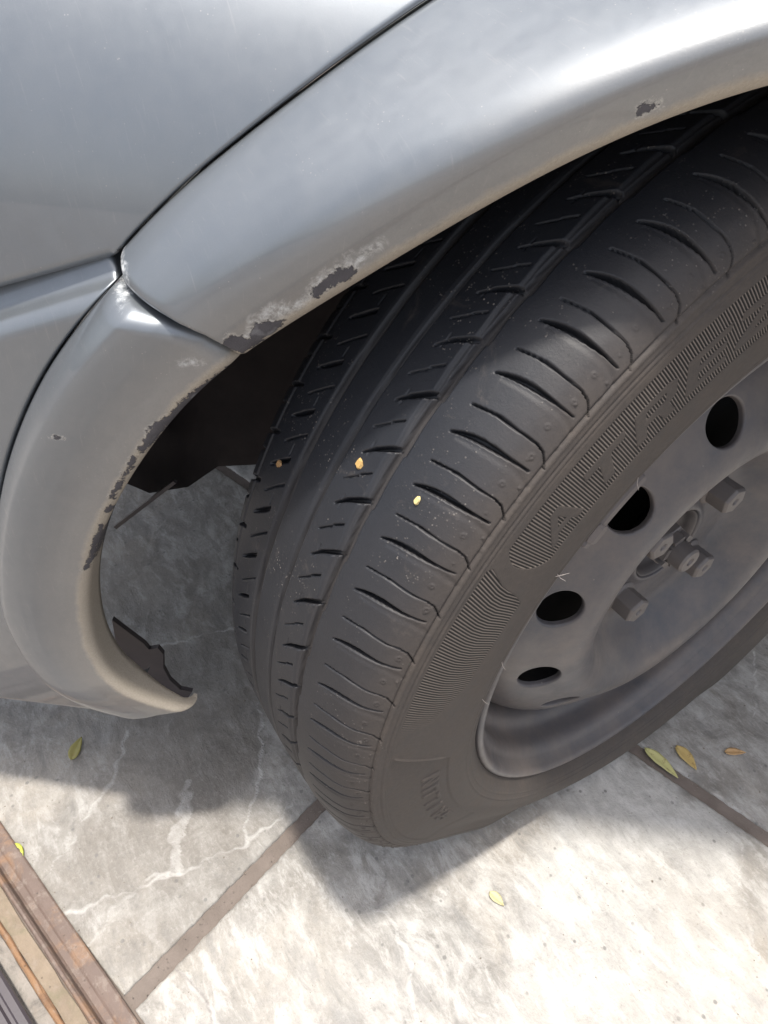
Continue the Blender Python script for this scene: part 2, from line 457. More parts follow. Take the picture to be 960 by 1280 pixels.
def make_tile(i, j, fine):
    lo_x, lo_y = i * TS + GW / 2, j * TS + GW / 2
    hi_x, hi_y = (i + 1) * TS - GW / 2, (j + 1) * TS - GW / 2
    jx, jy = RNG.uniform(-0.0006, 0.0006), RNG.uniform(-0.0006, 0.0006)
    n = 290 if fine else 12
    e = 0.0022
    g = lambda a, b: np.r_[a, a, a + e * 0.35, a + e, np.linspace(a + 3 * e, b - 3 * e, n), b - e, b - e * 0.35, b, b]
    gx, gy = g(lo_x, hi_x), g(lo_y, hi_y)
    if j == -1 and i in (-1, 0, -2, 1, -3, 2):      # tiles cut along the gate track
        pass
    X, Y = np.meshgrid(gx, gy, indexing='ij')
    dx = np.minimum(X - lo_x, hi_x - X); dy = np.minimum(Y - lo_y, hi_y - Y)
    dd = np.clip(np.minimum(dx, dy), 0, e)
    Z = -0.0012 * (1 - dd / e) ** 2
    idx = np.arange(len(gx)); skx = (idx == 0) | (idx == len(gx) - 1)
    idy = np.arange(len(gy)); sky_ = (idy == 0) | (idy == len(gy) - 1)
    Z[skx, :] = -0.0045; Z[:, sky_] = -0.0045
    tilt = (RNG.uniform(-0.0004, 0.0004), RNG.uniform(-0.0004, 0.0004))
    Z = Z + tilt[0] * (X - lo_x) + tilt[1] * (Y - lo_y)
    if fine:
        Z = Z + np.where(dd >= e, 0.0003 * (np.sin(X * 210 + 3 * np.sin(Y * 90)) * np.sin(Y * 160 + 2 * np.sin(X * 70))), 0)
    # slightly ragged edges
    rg = 0.0006
    edge_x = (dx < e) ; edge_y = (dy < e)
    X = X + np.where(edge_x, rg * (np.sin(Y * 310 + i) + 0.7 * np.sin(Y * 830 + 2 * j)) * np.sign(hi_x + lo_x - 2 * X) * -0.5, 0)
    Y = Y + np.where(edge_y, rg * (np.sin(X * 290 + j) + 0.7 * np.sin(X * 770 + 2 * i)) * np.sign(hi_y + lo_y - 2 * Y) * -0.5, 0)
    Y2 = np.maximum(Y, -TRK - 0.0 * X)              # the row is cut straight where the track runs
    WX = CORN[0] + X * TX - Y2 * TY + jx
    WY = CORN[1] + X * TY + Y2 * TX + jy
    V = np.stack([WX, WY, Z], -1).reshape(-1, 3)
    P = V[:, :2]
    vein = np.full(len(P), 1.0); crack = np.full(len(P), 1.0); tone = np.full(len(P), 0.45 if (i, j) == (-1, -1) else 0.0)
    if fine:
        Q = P + 0.0016 * np.stack([np.sin(P[:, 1] * 170 + 2 * np.sin(P[:, 0] * 90)) + 0.6 * np.sin(P[:, 1] * 520 + 1), np.sin(P[:, 0] * 190 + 2 * np.sin(P[:, 1] * 110)) + 0.6 * np.sin(P[:, 0] * 470)], -1)
        for l in veins: vein = np.minimum(vein, line_dist(Q, l) + 0.0007 + 0.0007 * np.sin(P[:, 0] * 61 + P[:, 1] * 83))
        vein = np.minimum(vein, np.maximum(line_dist(Q, thick_vein) - 0.001 - 0.0035 * np.abs(np.sin(P[:, 1] * 190) * np.sin(P[:, 0] * 260 + P[:, 1] * 120)), 0.0013))
        for l in cracks: crack = np.minimum(crack, line_dist(P, l))
        for poly, tv in print_light_areas:
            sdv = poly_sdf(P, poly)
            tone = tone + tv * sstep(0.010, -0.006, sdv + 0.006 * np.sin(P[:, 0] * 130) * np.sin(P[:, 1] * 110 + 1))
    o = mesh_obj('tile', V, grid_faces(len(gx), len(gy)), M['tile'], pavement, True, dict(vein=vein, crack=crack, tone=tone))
    return o

# distance (along tile y) from the joint crossing to the track edge
ex, ey = -0.0642 - CORN[0], -0.4393 - CORN[1]
TRK = -(-ex * TY + ey * TX)
pavement = mesh_obj('pavement', [(-2.4, -2.4, -0.05), (2.4, -2.4, -0.05), (2.4, 2.4, -0.05), (-2.4, 2.4, -0.05)], [(0, 1, 2, 3)], M['grout'], None, False)
tag(pavement, 'grey stone-look tiled paving with brown joints', kind='structure')
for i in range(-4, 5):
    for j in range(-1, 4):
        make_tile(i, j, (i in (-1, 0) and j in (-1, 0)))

def local_track(pts):
    """(along, away) in metres from the track edge point, away pointing from the tiles"""
    a = math.radians(14.6)
    ca, sa = math.cos(a), math.sin(a)
    return [(-0.0642 + l * ca + w * sa, -0.4393 + l * sa - w * ca, z) for l, w, z in pts]

def strip(name, sec, mat, parent, L0=-1.6, L1=1.6, nseg=60, wob=0.0):
    """a long bar: cross-section (away, z) swept along the track"""
    V = []; n = len(sec)
    for k in range(nseg + 1):
        l = L0 + (L1 - L0) * k / nseg
        for w, z in sec:
            V.append((l, w + RNG.uniform(-wob, wob), z + RNG.uniform(-wob, wob) * 0.5))
    F = []
    for k in range(nseg):
        for q in range(n):
            q2 = (q + 1) % n
            F.append((k * n + q, k * n + q2, (k + 1) * n + q2, (k + 1) * n + q))
    F.append(tuple(range(n))[::-1]); F.append(tuple(nseg * n + q for q in range(n)))
    return mesh_obj(name, local_track(V), F, mat, parent, False)

gt = bpy.data.objects.new('gate_track', None); COL.objects.link(gt); gt.location = (-0.0642, -0.4393, 0)
tag(gt, 'brown painted steel sliding gate track set in the paving, bottom left corner', 'gate track')
def keep(o, parent):
    o.parent = parent; o.matrix_parent_inverse = parent.matrix_world.inverted() if False else Matrix.Translation(-parent.location); return o
keep(strip('track_plate', [(-0.0002, -0.02), (-0.0002, 0.0022), (0.001, 0.0030), (0.0075, 0.0030), (0.0092, 0.0024), (0.0105, 0.0014), (0.0145, 0.0012), (0.0162, 0.0024), (0.0176, 0.0072), (0.0190, 0.0086), (0.0206, 0.0080), (0.0216, 0.0060), (0.0222, -0.02)], M['track'], None, nseg=220, wob=0.00012), gt)
keep(strip('edge_bar', [(0.0330, -0.01), (0.0330, 0.0006), (0.0340, 0.0018), (0.0360, 0.0020), (0.0370, 0.0006), (0.0370, -0.01)], M['rust'], None, nseg=320, wob=0.0004), gt)
s1 = strip('concrete_bed', [(0.0225, -0.03), (0.0225, -0.0004), (0.0270, -0.0002), (0.0328, -0.0006), (0.0328, -0.03)], M['sand'], None, nseg=300, wob=0.0005)
tag(s1, 'sandy concrete bedding along the gate track', kind='structure')
s2 = strip('concrete_strip', [(0.0373, -0.03), (0.0373, -0.0006), (0.0410, 0.0004), (0.0455, -0.0006), (1.4, -0.001), (1.4, -0.03)], M['pebble'], None, nseg=300, wob=0.0004)
tag(s2, 'pebbly concrete beyond the gate track', kind='structure')
gr = bpy.data.objects.new('sliding_gate', None); COL.objects.link(gr); gr.location = local_track([(0, 0.06, 0.0)])[0]
tag(gr, 'dark grey steel bottom bar of the sliding gate at the lower left corner', 'gate')
keep(strip('bottom_rail', [(0.0462, 0.004), (0.0462, 0.0125), (0.0478, 0.014), (0.0520, 0.0142), (0.0532, 0.0122), (0.0552, 0.0122), (0.0566, 0.0142), (0.078, 0.0145), (0.080, 0.012), (0.080, 0.004)], M['gate'], None, L0=-1.1, L1=1.1, nseg=40), gr)

# loose grit and dirt crumbs on the paving
gv, gf = [], []
rg_ = random.Random(11)
for k in range(1500):
    if k < 700:                                   # gathered along the joints and the track
        t_ = rg_.uniform(-0.55, 0.55); o_ = rg_.gauss(0, 0.006)
        w_ = rg_.random()
        if w_ < 0.4: x0, y0 = CORN[0] + (t_ * TX) - o_ * TY, CORN[1] + t_ * TY + o_ * TX
        elif w_ < 0.75: x0, y0 = CORN[0] + o_ * TX + abs(t_) * TY, CORN[1] + o_ * TY - abs(t_) * TX
        else: x0, y0 = local_track([(t_, -abs(o_) * 0.8 - 0.001, 0)])[0][:2]
    else:
        x0, y0 = rg_.uniform(-0.42, 0.40), rg_.uniform(-0.46, 0.25)
    r0 = rg_.uniform(0.00025, 0.0007) * (1.7 if rg_.random() < 0.06 else 1)
    b = len(gv); a0_ = rg_.uniform(0, 6.28)
    for q in range(4):
        gv.append((x0 + r0 * rg_.uniform(0.6, 1.2) * math.cos(a0_ + q * 1.57), y0 + r0 * rg_.uniform(0.6, 1.2) * math.sin(a0_ + q * 1.57), 0.0001))
    gv.append((x0, y0, r0 * rg_.uniform(0.7, 1.3)))
    gf += [(b, b + 1, b + 4), (b + 1, b + 2, b + 4), (b + 2, b + 3, b + 4), (b + 3, b, b + 4)]
tag(mesh_obj('grit', gv, gf, M['grit'], None, False), 'fine grit and dirt crumbs scattered over the paving', 'grit', kind='stuff')

# ---------------------------------------------------------------- the car
car = bpy.data.objects.new('car', None); COL.objects.link(car)
tag(car, 'silver grey car seen close up at its steered front wheel and scraped wheel arch', 'car')

# ---- tyre -----------------------------------------------------
outer = [(0.0560, 0.1855), (0.0590, 0.1905), (0.0625, 0.1948), (0.0665, 0.1985), (0.0695, 0.2025), (0.0722, 0.2100), (0.0734, 0.2200), (0.0737, 0.2300), (0.0734, 0.2400),
         (0.0727, 0.2520), (0.0713, 0.2620), (0.0700, 0.2668), (0.0688, 0.2700), (0.0668, 0.2738), (0.0640, 0.2775), (0.0596, 0.2812),
         (0.0515, 0.2850), (0.0410, 0.2877), (0.0270, 0.2893), (0.0, 0.2900), (-0.0150, 0.2899), (-0.0350, 0.2894), (-0.0480, 0.2884), (-0.0550, 0.2866), (-0.0600, 0.2836), (-0.0640, 0.2775)]
PF = resample(outer, 0.00050)
PI_ = resample([(-0.0640, 0.2775), (-0.070, 0.262), (-0.0735, 0.240), (-0.072, 0.215), (-0.066, 0.195), (-0.054, 0.184)], 0.006)[1:]
nf = len(PF)
PR = np.vstack([PF, PI_])
tang = np.gradient(PR, axis=0); tang /= np.hypot(tang[:, 0], tang[:, 1])[:, None]
nrm_p = np.c_[tang[:, 1], -tang[:, 0]]          # outward normal for this direction of travel
if nrm_p[nf // 2 + 60, 1] < 0: nrm_p = -nrm_p
px_, pr_ = PR[:, 0], PR[:, 1]

A_FINE0, A_FINE1 = 92.0, 262.0
a_f = np.arange(A_FINE0, A_FINE1, math.degrees(0.00047 / 0.285))
a_c = np.linspace(A_FINE1, 360 + A_FINE0, 150, endpoint=False)
ANG = np.r_[a_f, a_c]
AA = ANG[None, :]
XX = px_[:, None]; RR = pr_[:, None]
D = np.zeros((len(PR), len(ANG)))               # depth below the skin, metres
onT = (np.arange(len(PR)) < nf) & (pr_ > 0.262)
tread_mask = (pr_ > 0.2682) & (np.arange(len(PR)) < nf)

PITCH = 5.2
# the pattern's pitch varies round the tyre, as on the real one
WK = [60.0, 106.4, 111.6, 116.95, 122.35, 127.5, 132.0, 136.7, 142.0, 146.95, 152.0, 157.3, 162.9, 168.6, 173.9, 179.0, 460.0]
WV = [136.7 + PITCH * k for k in (-15.1, -6, -5, -4, -3, -2, -1, 0, 1, 2, 3, 4, 5, 6, 7, 8, 62.1)]
def warp(a): return np.interp(a, WK, WV)
AW = warp(ANG)[None, :]
def groove(center, half, depth, soft=0.0006, xr=XX):
    return depth * sstep(half + soft, half - soft * 0.3, np.abs(xr - center))
wob_g = 0.00045 * np.sin(np.radians(AA) * 19) + 0.0003 * np.sin(np.radians(AA) * 47)
# circumferential grooves: main one bevelled, with little offsets once per pitch
ph = ((AW - warp(140.6)) / PITCH) % 1.0
jog = 0.0012 * sstep(0.0, 0.05, ph) * sstep(1.0, 0.30, ph)
gx_ = np.where(tread_mask[:, None], XX, 9)
D = np.maximum(D, 0.0042 * sstep(0.0027, 0.0016, np.abs(gx_ - 0.0262 - wob_g * 0.4 + jog * 0.4)))
D = np.maximum(D, 0.0012 * sstep(0.0042, 0.0024, np.abs(gx_ - 0.0256 + jog)))
D = np.maximum(D, groove(-0.0004, 0.0011, 0.0028, xr=gx_ - wob_g * 0.3))
D = np.maximum(D, 0.0005 * sstep(0.0028, 0.0006, np.abs(gx_ + 0.0012)))
D = np.maximum(D, groove(-0.0206, 0.0020, 0.0036, xr=gx_ - wob_g * 0.3))
D = np.maximum(D, 0.0006 * sstep(0.0036, 0.0012, np.abs(gx_ + 0.0212)))
D = np.maximum(D, groove(-0.0500, 0.0006, 0.0012, xr=gx_))

DC = D.copy()
def lateral(xs, phis, halfs, depth, soft=0.00045, per=PITCH, irr=0.0):
    """periodic lateral slots: centre phi(x), half width (m) w(x)"""
    xs = np.array(xs, float); order = np.argsort(xs)
    xo = xs[order]; po = warp(np.array(phis, float)[order]); ho = np.array(halfs, float)[order]
    pc = np.interp(px_, xo, po)[:, None]; hw = np.interp(px_, xo, ho)[:, None]
    ok = (px_ >= xo[0]) & (px_ <= xo[-1]) & tread_mask
    q = AW - pc + per / 2
    k = np.floor(q / per)
    jit = np.sin(k * 12.9898 + xs[0] * 7777) * 43758.5453; jit = jit - np.floor(jit) - 0.5
    dphi = q - k * per - per / 2 + jit * irr
    dist = np.abs(np.radians(dphi)) * RR
    v = depth * (1 + 0.3 * jit) * sstep(hw * (1 + 0.25 * jit) + soft, np.maximum(hw - soft, 0), dist)
    return np.where(ok[:, None], v, 0)

xn = [0.0390, 0.0400, 0.0430, 0.0470, 0.0507, 0.0545, 0.0589, 0.0649, 0.0671, 0.0684, 0.0692]
pn = [134.52, 134.46, 134.34, 134.18, 134.06, 134.05, 134.04, 133.98, 134.16, 134.62, 135.05]
D = np.maximum(D, lateral(xn, pn, [0.00005, 0.00024, 0.00034, 0.00022, 0.00040, 0.00036, 0.00024, 0.00018, 0.00016, 0.00014, 0.00012], 0.0032, 0.00028, irr=0.10))
xw = [0.0385, 0.0400, 0.0430, 0.0470, 0.0513, 0.0560, 0.0604, 0.0640, 0.0673]
pw = [136.72, 136.58, 136.36, 136.14, 135.98, 135.88, 135.82, 135.76, 135.72]
D = np.maximum(D, lateral(xw, pw, [0.00005, 0.0003, 0.0007, 0.00100, 0.00112, 0.00095, 0.0006, 0.0003, 0.0001], 0.0040, 0.0004, irr=0.08))
# the trailing flank of each wide slot is softly bevelled, and carries on as a hollow to the shoulder line
D = np.maximum(D, lateral([0.042, 0.050, 0.058, 0.0640, 0.0675, 0.0690], [136.75, 136.45, 136.25, 136.20, 136.45, 136.7], [0.0002, 0.0010, 0.0012, 0.0012, 0.0010, 0.0003], 0.0003, 0.0013))
# second rib: thick notches open to the groove, thin slits between
D = np.maximum(D, lateral([0.0240, 0.0200, 0.0140, 0.0088], [140.6, 141.1, 141.95, 142.9], [0.0013, 0.0012, 0.0009, 0.0001], 0.0036, 0.00045, irr=0.12))
D = np.maximum(D, lateral([0.0195, 0.0140, 0.0135, 0.0068], [143.55, 144.35, 144.55, 145.65], [0.00035, 0.00036, 0.0003, 0.0001], 0.0026, 0.00034, irr=0.12))
D = np.maximum(D, lateral([0.0122, 0.0119], [142.2, 142.2], [0.0035, 0.0035], 0.0007, 0.0005, irr=0.3))
# inner rib: thin and thick slots with short circumferential stems
D = np.maximum(D, lateral([-0.0255, -0.0310, -0.0385], [155.7, 156.6, 158.0], [0.00035, 0.00035, 0.0003], 0.0026, 0.00034, irr=0.1))
D = np.maximum(D, lateral([-0.0290, -0.0350, -0.0424], [158.9, 159.9, 161.1], [0.0009, 0.0012, 0.0004], 0.0034, 0.00045, irr=0.1))
D = np.maximum(D, lateral([-0.0312, -0.0307], [158.0, 158.0], [0.0028, 0.0028], 0.0014, 0.0004, irr=0.1))
D = np.maximum(D, lateral([-0.0450, -0.0500, -0.0550, -0.0630], [157.8, 158.2, 158.7, 159.8], [0.0003, 0.0011, 0.0012, 0.0009], 0.0026, 0.0006))
D = np.maximum(D, lateral([-0.0520, -0.0580, -0.0630], [160.6, 161.2, 161.8], [0.0004, 0.0008, 0.0006], 0.0018, 0.0005))

# vent dots, moulded rings and nibs on the shoulder
S_ARC = np.r_[0, np.cumsum(np.hypot(*np.diff(PR, axis=0).T))]
def dots(x0, phi0, rad, hgt, ring=False, skip=0.0, per=PITCH):
    i0 = np.argmin(np.abs(PR[:nf, 0] - x0) + (pr_[:nf] < 0.262) * 9)
    ds = (S_ARC - S_ARC[i0])[:, None]
    k = np.round((AW - warp(phi0)) / per)
    da = np.radians(AW - warp(phi0) - k * per) * RR
    jit = np.sin(k * 12.9898 + x0 * 999) * 43758.5453; jit = jit - np.floor(jit)
    q = np.hypot(ds + (jit - 0.5) * 0.002, da + (jit - 0.5) * 0.0022)
    v = -hgt * (np.exp(-((q - rad) / 0.00035) ** 2) if ring else sstep(rad + 0.0003, rad - 0.0003, q))
    return np.where(jit > skip, v, 0)
D = D + dots(0.0655, 134.85, 0.0009, 0.0004, True, 0.2)
D = D + dots(0.0656, 135.05, 0.0004, 0.0004, False, 0.2)
D = D + dots(0.0640, 132.75, 0.0008, 0.0004, True, 0.35)
D = D + dots(0.0675, 137.20, 0.0004, 0.0008, False, 0.5)
D = D + dots(0.0685, 138.20, 0.0007, 0.0003, True, 0.6)

# shoulder rib lines
side_ok = (np.arange(len(PR)) < nf) & (px_ > 0.05)
sr = np.where(side_ok, pr_, 9)[:, None]
D = D + 0.0009 * np.exp(-((sr - 0.2700) / 0.00050) ** 2)
D = D - 0.0004 * np.exp(-((sr - 0.2682) / 0.00085) ** 2)
D = D + 0.0005 * np.exp(-((sr - 0.2645) / 0.00050) ** 2)
D = D + 0.00035 * np.exp(-((sr - 0.2622) / 0.00035) ** 2)
D = D - 0.0005 * np.exp(-((sr - 0.2085) / 0.0006) ** 2)
D = D - 0.0004 * np.exp(-((sr - 0.2045) / 0.0005) ** 2)

# moulded lettering standing in hatched bands
LET = {
 'A': ([[(0, 0), (0.36, 1), (0.60, 1), (1.0, 0), (0.78, 0), (0.70, 0.22), (0.30, 0.22), (0.22, 0)], [(0.37, 0.42), (0.48, 0.74), (0.60, 0.42)]]),
 'T': ([[(0.0, 1), (1, 1), (1, 0.74), (0.64, 0.74), (0.64, 0), (0.36, 0), (0.36, 0.74), (0.0, 0.74)]]),
 'R': ([[(0, 0), (0, 1), (0.80, 1), (1, 0.88), (1, 0.50), (0.82, 0.38), (1, 0), (0.72, 0), (0.55, 0.36), (0.27, 0.36), (0.27, 0)], [(0.27, 0.58), (0.74, 0.58), (0.74, 0.78), (0.27, 0.78)]]),
 'E': ([[(0, 0), (0, 1), (1, 1), (1, 0.80), (0.3, 0.80), (0.3, 0.61), (0.95, 0.61), (0.95, 0.42), (0.3, 0.42), (0.3, 0.20), (1, 0.20), (1, 0)]]),
 'Z': ([[(0, 1), (1, 1), (1, 0.76), (0.42, 0.24), (1, 0.24), (1, 0), (0, 0), (0, 0.24), (0.58, 0.76), (0, 0.76)]]),
 'O': ([[(0.12, 0), (0, 0.14), (0, 0.86), (0.12, 1), (0.88, 1), (1, 0.86), (1, 0.14), (0.88, 0)], [(0.28, 0.24), (0.28, 0.76), (0.72, 0.76), (0.72, 0.24)]]),
 'S': ([[(0, 0), (1, 0), (1, 0.6), (0.3, 0.6), (0.3, 0.78), (1, 0.78), (1, 1), (0, 1), (0, 0.42), (0.7, 0.42), (0.7, 0.22), (0, 0.22)]]),
 'I': ([[(0.3, 0), (0.3, 1), (0.7, 1), (0.7, 0)]]),
 'L': ([[(0, 0), (0, 1), (0.3, 1), (0.3, 0.22), (1, 0.22), (1, 0)]]),
 'U': ([[(0, 1), (0.28, 1), (0.28, 0.22), (0.72, 0.22), (0.72, 1), (1, 1), (1, 0), (0, 0)]]),
 'N': ([[(0, 0), (0, 1), (0.3, 1), (0.72, 0.4), (0.72, 1), (1, 1), (1, 0), (0.7, 0), (0.28, 0.6), (0.28, 0)]]),
}
ii = np.where(side_ok & (pr_ > 0.212) & (pr_ < 0.2675))[0]
jj = np.arange(len(ANG))
def letters(text, phi_start, adv, wid, r0, r1, slant):
    """signed distance (metres) to letters read clockwise with their tops outward"""
    sd = np.full((len(ii), len(jj)), 0.01)
    kx = math.radians(wid) * (r0 + r1) / 2; ky = r1 - r0
    for k, ch in enumerate(text):
        p0 = phi_start - k * adv
        cols = np.where((ANG < p0 + 1) & (ANG > p0 - wid - slant - 1))[0]
        if not len(cols): continue
        R2, A2 = np.meshgrid(pr_[ii], ANG[cols], indexing='ij')
        v = (R2 - r0) / (r1 - r0)
        uu = (p0 - A2 - slant * v) / wid
        P = np.stack([uu.ravel() * kx, v.ravel() * ky], -1)
        m = np.full(len(P), 0.01)
        for q, poly in enumerate(LET[ch]):
            d_ = poly_sdf(P, [(a * kx, b * ky) for a, b in poly])
            m = d_ if q == 0 else np.maximum(m, -d_)
        sd[:, cols] = np.minimum(sd[:, cols], m.reshape(R2.shape))
    return sd
m1 = letters('ATREZZO', 146.3, 6.45, 5.25, 0.2315, 0.2490, 1.2)
R2, A2 = np.meshgrid(pr_[ii], ANG, indexing='ij')
rin, rout = 0.2275, 0.2575
soft_in = lambda x, w=0.0005: np.clip(0.5 + x / w, 0, 1)     # x in metres, positive inside
# first band: rounded tip near 148.8 degrees
tip = 149.0 - 1.6 * np.abs((R2 - 0.2425) / 0.0150) ** 2.6
band1 = soft_in(R2 - rin) * soft_in(rout - R2) * soft_in(np.radians(tip - A2) * R2) * (A2 > 84)
mm = np.interp(A2, [90, 121, 142, 150], [110.0, 73.0, -21.0, -40.0])
ph1 = (A2 - mm * (R2 - rin)) * 3.0
mask1 = band1 * np.clip(0.5 + m1 / 0.0006, 0, 1)
# second band: wavy tip, fading downwards
edge = np.interp(R2, [0.2240, 0.2262, 0.232, 0.2401, 0.247, 0.2540, 0.2590, 0.2614], [155.0, 153.6, 152.7, 151.9, 151.3, 150.3, 149.6, 149.9])
shape2 = np.interp(R2, [0.2240, 0.232, 0.2401, 0.247, 0.2540, 0.2590, 0.2614], [3.1, 2.6, 2.2, 1.6, 0.8, 0.25, 0.0])
edge2 = np.where(A2 > edge, 1.0, 0.0)
fin = np.interp(A2, [150, 158, 166, 170, 175], [0.2262, 0.2262, 0.2290, 0.2400, 0.2560])
fade = np.interp(A2, [150, 158, 168, 175], [1.0, 0.95, 0.6, 0.15])
mask2 = soft_in(np.radians(A2 - edge) * R2) * soft_in(0.2614 - R2) * soft_in(R2 - fin, 0.003) * (A2 < 175.3) * fade
ph2 = (A2 - shape2) * 2.8
ribmask = np.zeros(D.shape); ribphase = np.zeros(D.shape)
ribmask[ii] = np.maximum(mask1, mask2)
ribphase[ii] = np.where(A2 < 149.4, ph1, ph2)
Dh = 0.00035 * np.maximum(mask1, mask2 * 0.9)                # the ribbed ground lies lower than the letters
# recessed name panel lower down with a raised divider line
m2 = letters('SAILUN', 206.5, 3.65, 2.7, 0.2290, 0.2400, 0.3)
dphi = np.radians(A2 - (176.3 + 182 * (0.2588 - R2))) * R2
div = 0.0006 * np.exp(-(dphi / 0.0008) ** 2) * (R2 > 0.2265) * (R2 < 0.2600)
panel = 0.0007 * soft_in(dphi - 0.0012, 0.001) * (A2 < 215) * soft_in(R2 - 0.2230, 0.001) * soft_in(0.2610 - R2, 0.001) * sstep(215, 213, A2)
Dh = Dh - div + panel - 0.0008 * np.clip(0.5 - m2 / 0.0006, 0, 1)
D[ii] += Dh

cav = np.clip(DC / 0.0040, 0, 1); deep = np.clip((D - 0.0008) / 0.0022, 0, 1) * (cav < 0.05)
# tyre under load: flattened where it stands, bulging above
ar = np.radians(ANG)
rmax = np.where(np.sin(ar) < -0.3, (H - 0.0004) / np.maximum(-np.sin(ar), 0.3), 9.0)
R0 = 0.2900
k_ = 0.0035
rm = -k_ * np.log(np.exp(-(rmax - R0) / k_) + 1.0) + R0
rm = np.minimum(rm, R0)
sag = np.exp(-((ANG - 230.0) / 24.0) ** 2)          # the casing folds in where it meets the ground
rm = rm - 0.008 * sag
ratio = (rm - 0.19) / (R0 - 0.19)
defl = (R0 - rm) / 0.044
r_pts = pr_[:, None] - D * nrm_p[:, 1][:, None]
x_pts = px_[:, None] - D * nrm_p[:, 0][:, None]
r_new = np.where(r_pts > 0.19, 0.19 + (r_pts - 0.19) * ratio[None], r_pts)
bulge = np.clip(defl, 0, 1.2)[None] * 0.0045 * np.exp(-((pr_[:, None] - 0.232) / 0.022) ** 2)
x_new = x_pts + np.sign(px_)[:, None] * bulge
x_new = x_new * (1 - (0.14 * sag)[None] * sstep(0.212, 0.252, pr_)[:, None] - 0.05 * np.clip(defl, 0, 1)[None] * sstep(0.215, 0.26, pr_)[:, None])
Yt = r_new * np.cos(ar)[None]; Zt = H + r_new * np.sin(ar)[None]
Zt = np.maximum(Zt, 0.0002 + 0.0 * Zt)
V = np.stack([x_new, Yt, Zt], -1).reshape(-1, 3)
dust = np.interp(px_, [-1, 0.030, 0.050, 0.060, 0.066, 0.0695], [0.02, 0.03, 0.14, 0.36, 0.70, 0.95])
dust = np.where(pr_ < 0.262, 1.0, dust)
dust = np.where(px_ < 0, np.minimum(dust, 0.12), dust)
dust2 = np.repeat(dust[:, None], len(ANG), 1)
low = 0.6 * np.clip((ANG - 150) / 50, 0, 1)[None] * (pr_ > 0.268)[:, None] * (px_ > 0)[:, None]
dust2 = np.clip(dust2 + 0.30 * low, 0, 1)
tread_a = np.repeat(tread_mask.astype(float)[:, None], len(ANG), 1) * np.clip(1 - cav * 2, 0, 1)
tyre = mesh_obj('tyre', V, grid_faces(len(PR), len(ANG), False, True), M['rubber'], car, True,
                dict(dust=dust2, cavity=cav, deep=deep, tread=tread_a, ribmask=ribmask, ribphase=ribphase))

# fine rubber whiskers at the bead
def hair(p, q, w=0.00035):
    p = Vector(p); q = Vector(q); d = (q - p); s = d.orthogonal().normalized() * w; t_ = d.cross(s).normalized() * w
    m = (p + q) / 2 + s * 3
    V = []
    for c, k in ((p, 1.0), (m, 0.9), (q, 0.35)):
        V += [c + s * k, c + t_ * k, c - s * k, c - t_ * k]
    F = [(a + b * 4, (a + 1) % 4 + b * 4, (a + 1) % 4 + b * 4 + 4, a + b * 4 + 4) for b in range(2) for a in range(4)] + [(8, 9, 10, 11)]
    return mesh_obj('rubber_whisker', V, F, M['hair'], tyre, False)
def wp(x, r, a):
    a = math.radians(a); return (x, r * math.cos(a), H + r * math.sin(a))
hair(wp(0.0722, 0.209, 134.9), wp(0.0738, 0.203, 135.9), 0.00016)
hair(wp(0.0722, 0.209, 164.5), wp(0.0735, 0.204, 166.3), 0.00018)
hair(wp(0.0722, 0.210, 149.6), wp(0.0752, 0.205, 150.0), 0.00020)
hair(wp(0.0722, 0.210, 150.0), wp(0.0748, 0.206, 148.8), 0.00016)
hair(wp(0.0720, 0.210, 172.0), wp(0.0740, 0.205, 173.5), 0.00016)

# ---- rim ------------------------------------------------------
lipprof = resample([(0.0575, 0.1900), (0.0600, 0.1938), (0.0628, 0.1950), (0.0648, 0.1938), (0.0652, 0.1915), (0.0634, 0.1893), (0.0595, 0.1875), (0.0555, 0.1852), (0.0520, 0.1818),
                    (0.0470, 0.1797), (0.0385, 0.1788), (0.0335, 0.1772), (0.0285, 0.1725), (0.0200, 0.1690), (0.0100, 0.1672), (-0.020, 0.1650), (-0.045, 0.170), (-0.056, 0.184)], 0.0012)
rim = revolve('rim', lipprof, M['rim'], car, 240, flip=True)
# pressed steel disc with vent holes
disc = [(0.0120, 0.1685), (0.0200, 0.1672), (0.0280, 0.1630), (0.0360, 0.1560), (0.0425, 0.1470), (0.0480, 0.1370), (0.0525, 0.1285), (0.0572, 0.1200), (0.0600, 0.1120), (0.0602, 0.1045),
        (0.0572, 0.0968), (0.0500, 0.0890), (0.0425, 0.0820), (0.0362, 0.0765), (0.0312, 0.0710), (0.0286, 0.0655), (0.0280, 0.0590), (0.0280, 0.0450), (0.0285, 0.0370), (0.0310, 0.0325), (0.0310, 0.0300), (0.0265, 0.0292), (0.0180, 0.0292)]
DP = resample(disc, 0.0010)
ds = np.r_[0, np.cumsum(np.hypot(*np.diff(DP, axis=0).T))]
dt = np.gradient(DP, axis=0); dt /= np.hypot(dt[:, 0], dt[:, 1])[:, None]
dn = np.c_[-dt[:, 1], dt[:, 0]]
if dn[len(dn) // 4, 0] < 0: dn = -dn
def disc_at(s, a, off=0.0):
    x = np.interp(s, ds, DP[:, 0]); r = np.interp(s, ds, DP[:, 1])
    nx = np.interp(s, ds, dn[:, 0]); nr = np.interp(s, ds, dn[:, 1])
    x = x + off * nx; r = r + off * nr
    return np.stack([x, r * np.cos(a), H + r * np.sin(a)], -1), np.stack([nx, nr * np.cos(a), nr * np.sin(a)], -1)
s_at = lambda r, branch=0: float(np.interp(-r, -DP[:, 1], ds))
sc_ = s_at(0.1340); s_lo, s_hi = sc_ - 0.0190, sc_ + 0.0190
NH = 12; A0 = 108.0; HR = 0.0142
VV, FF, NN = [], [], []
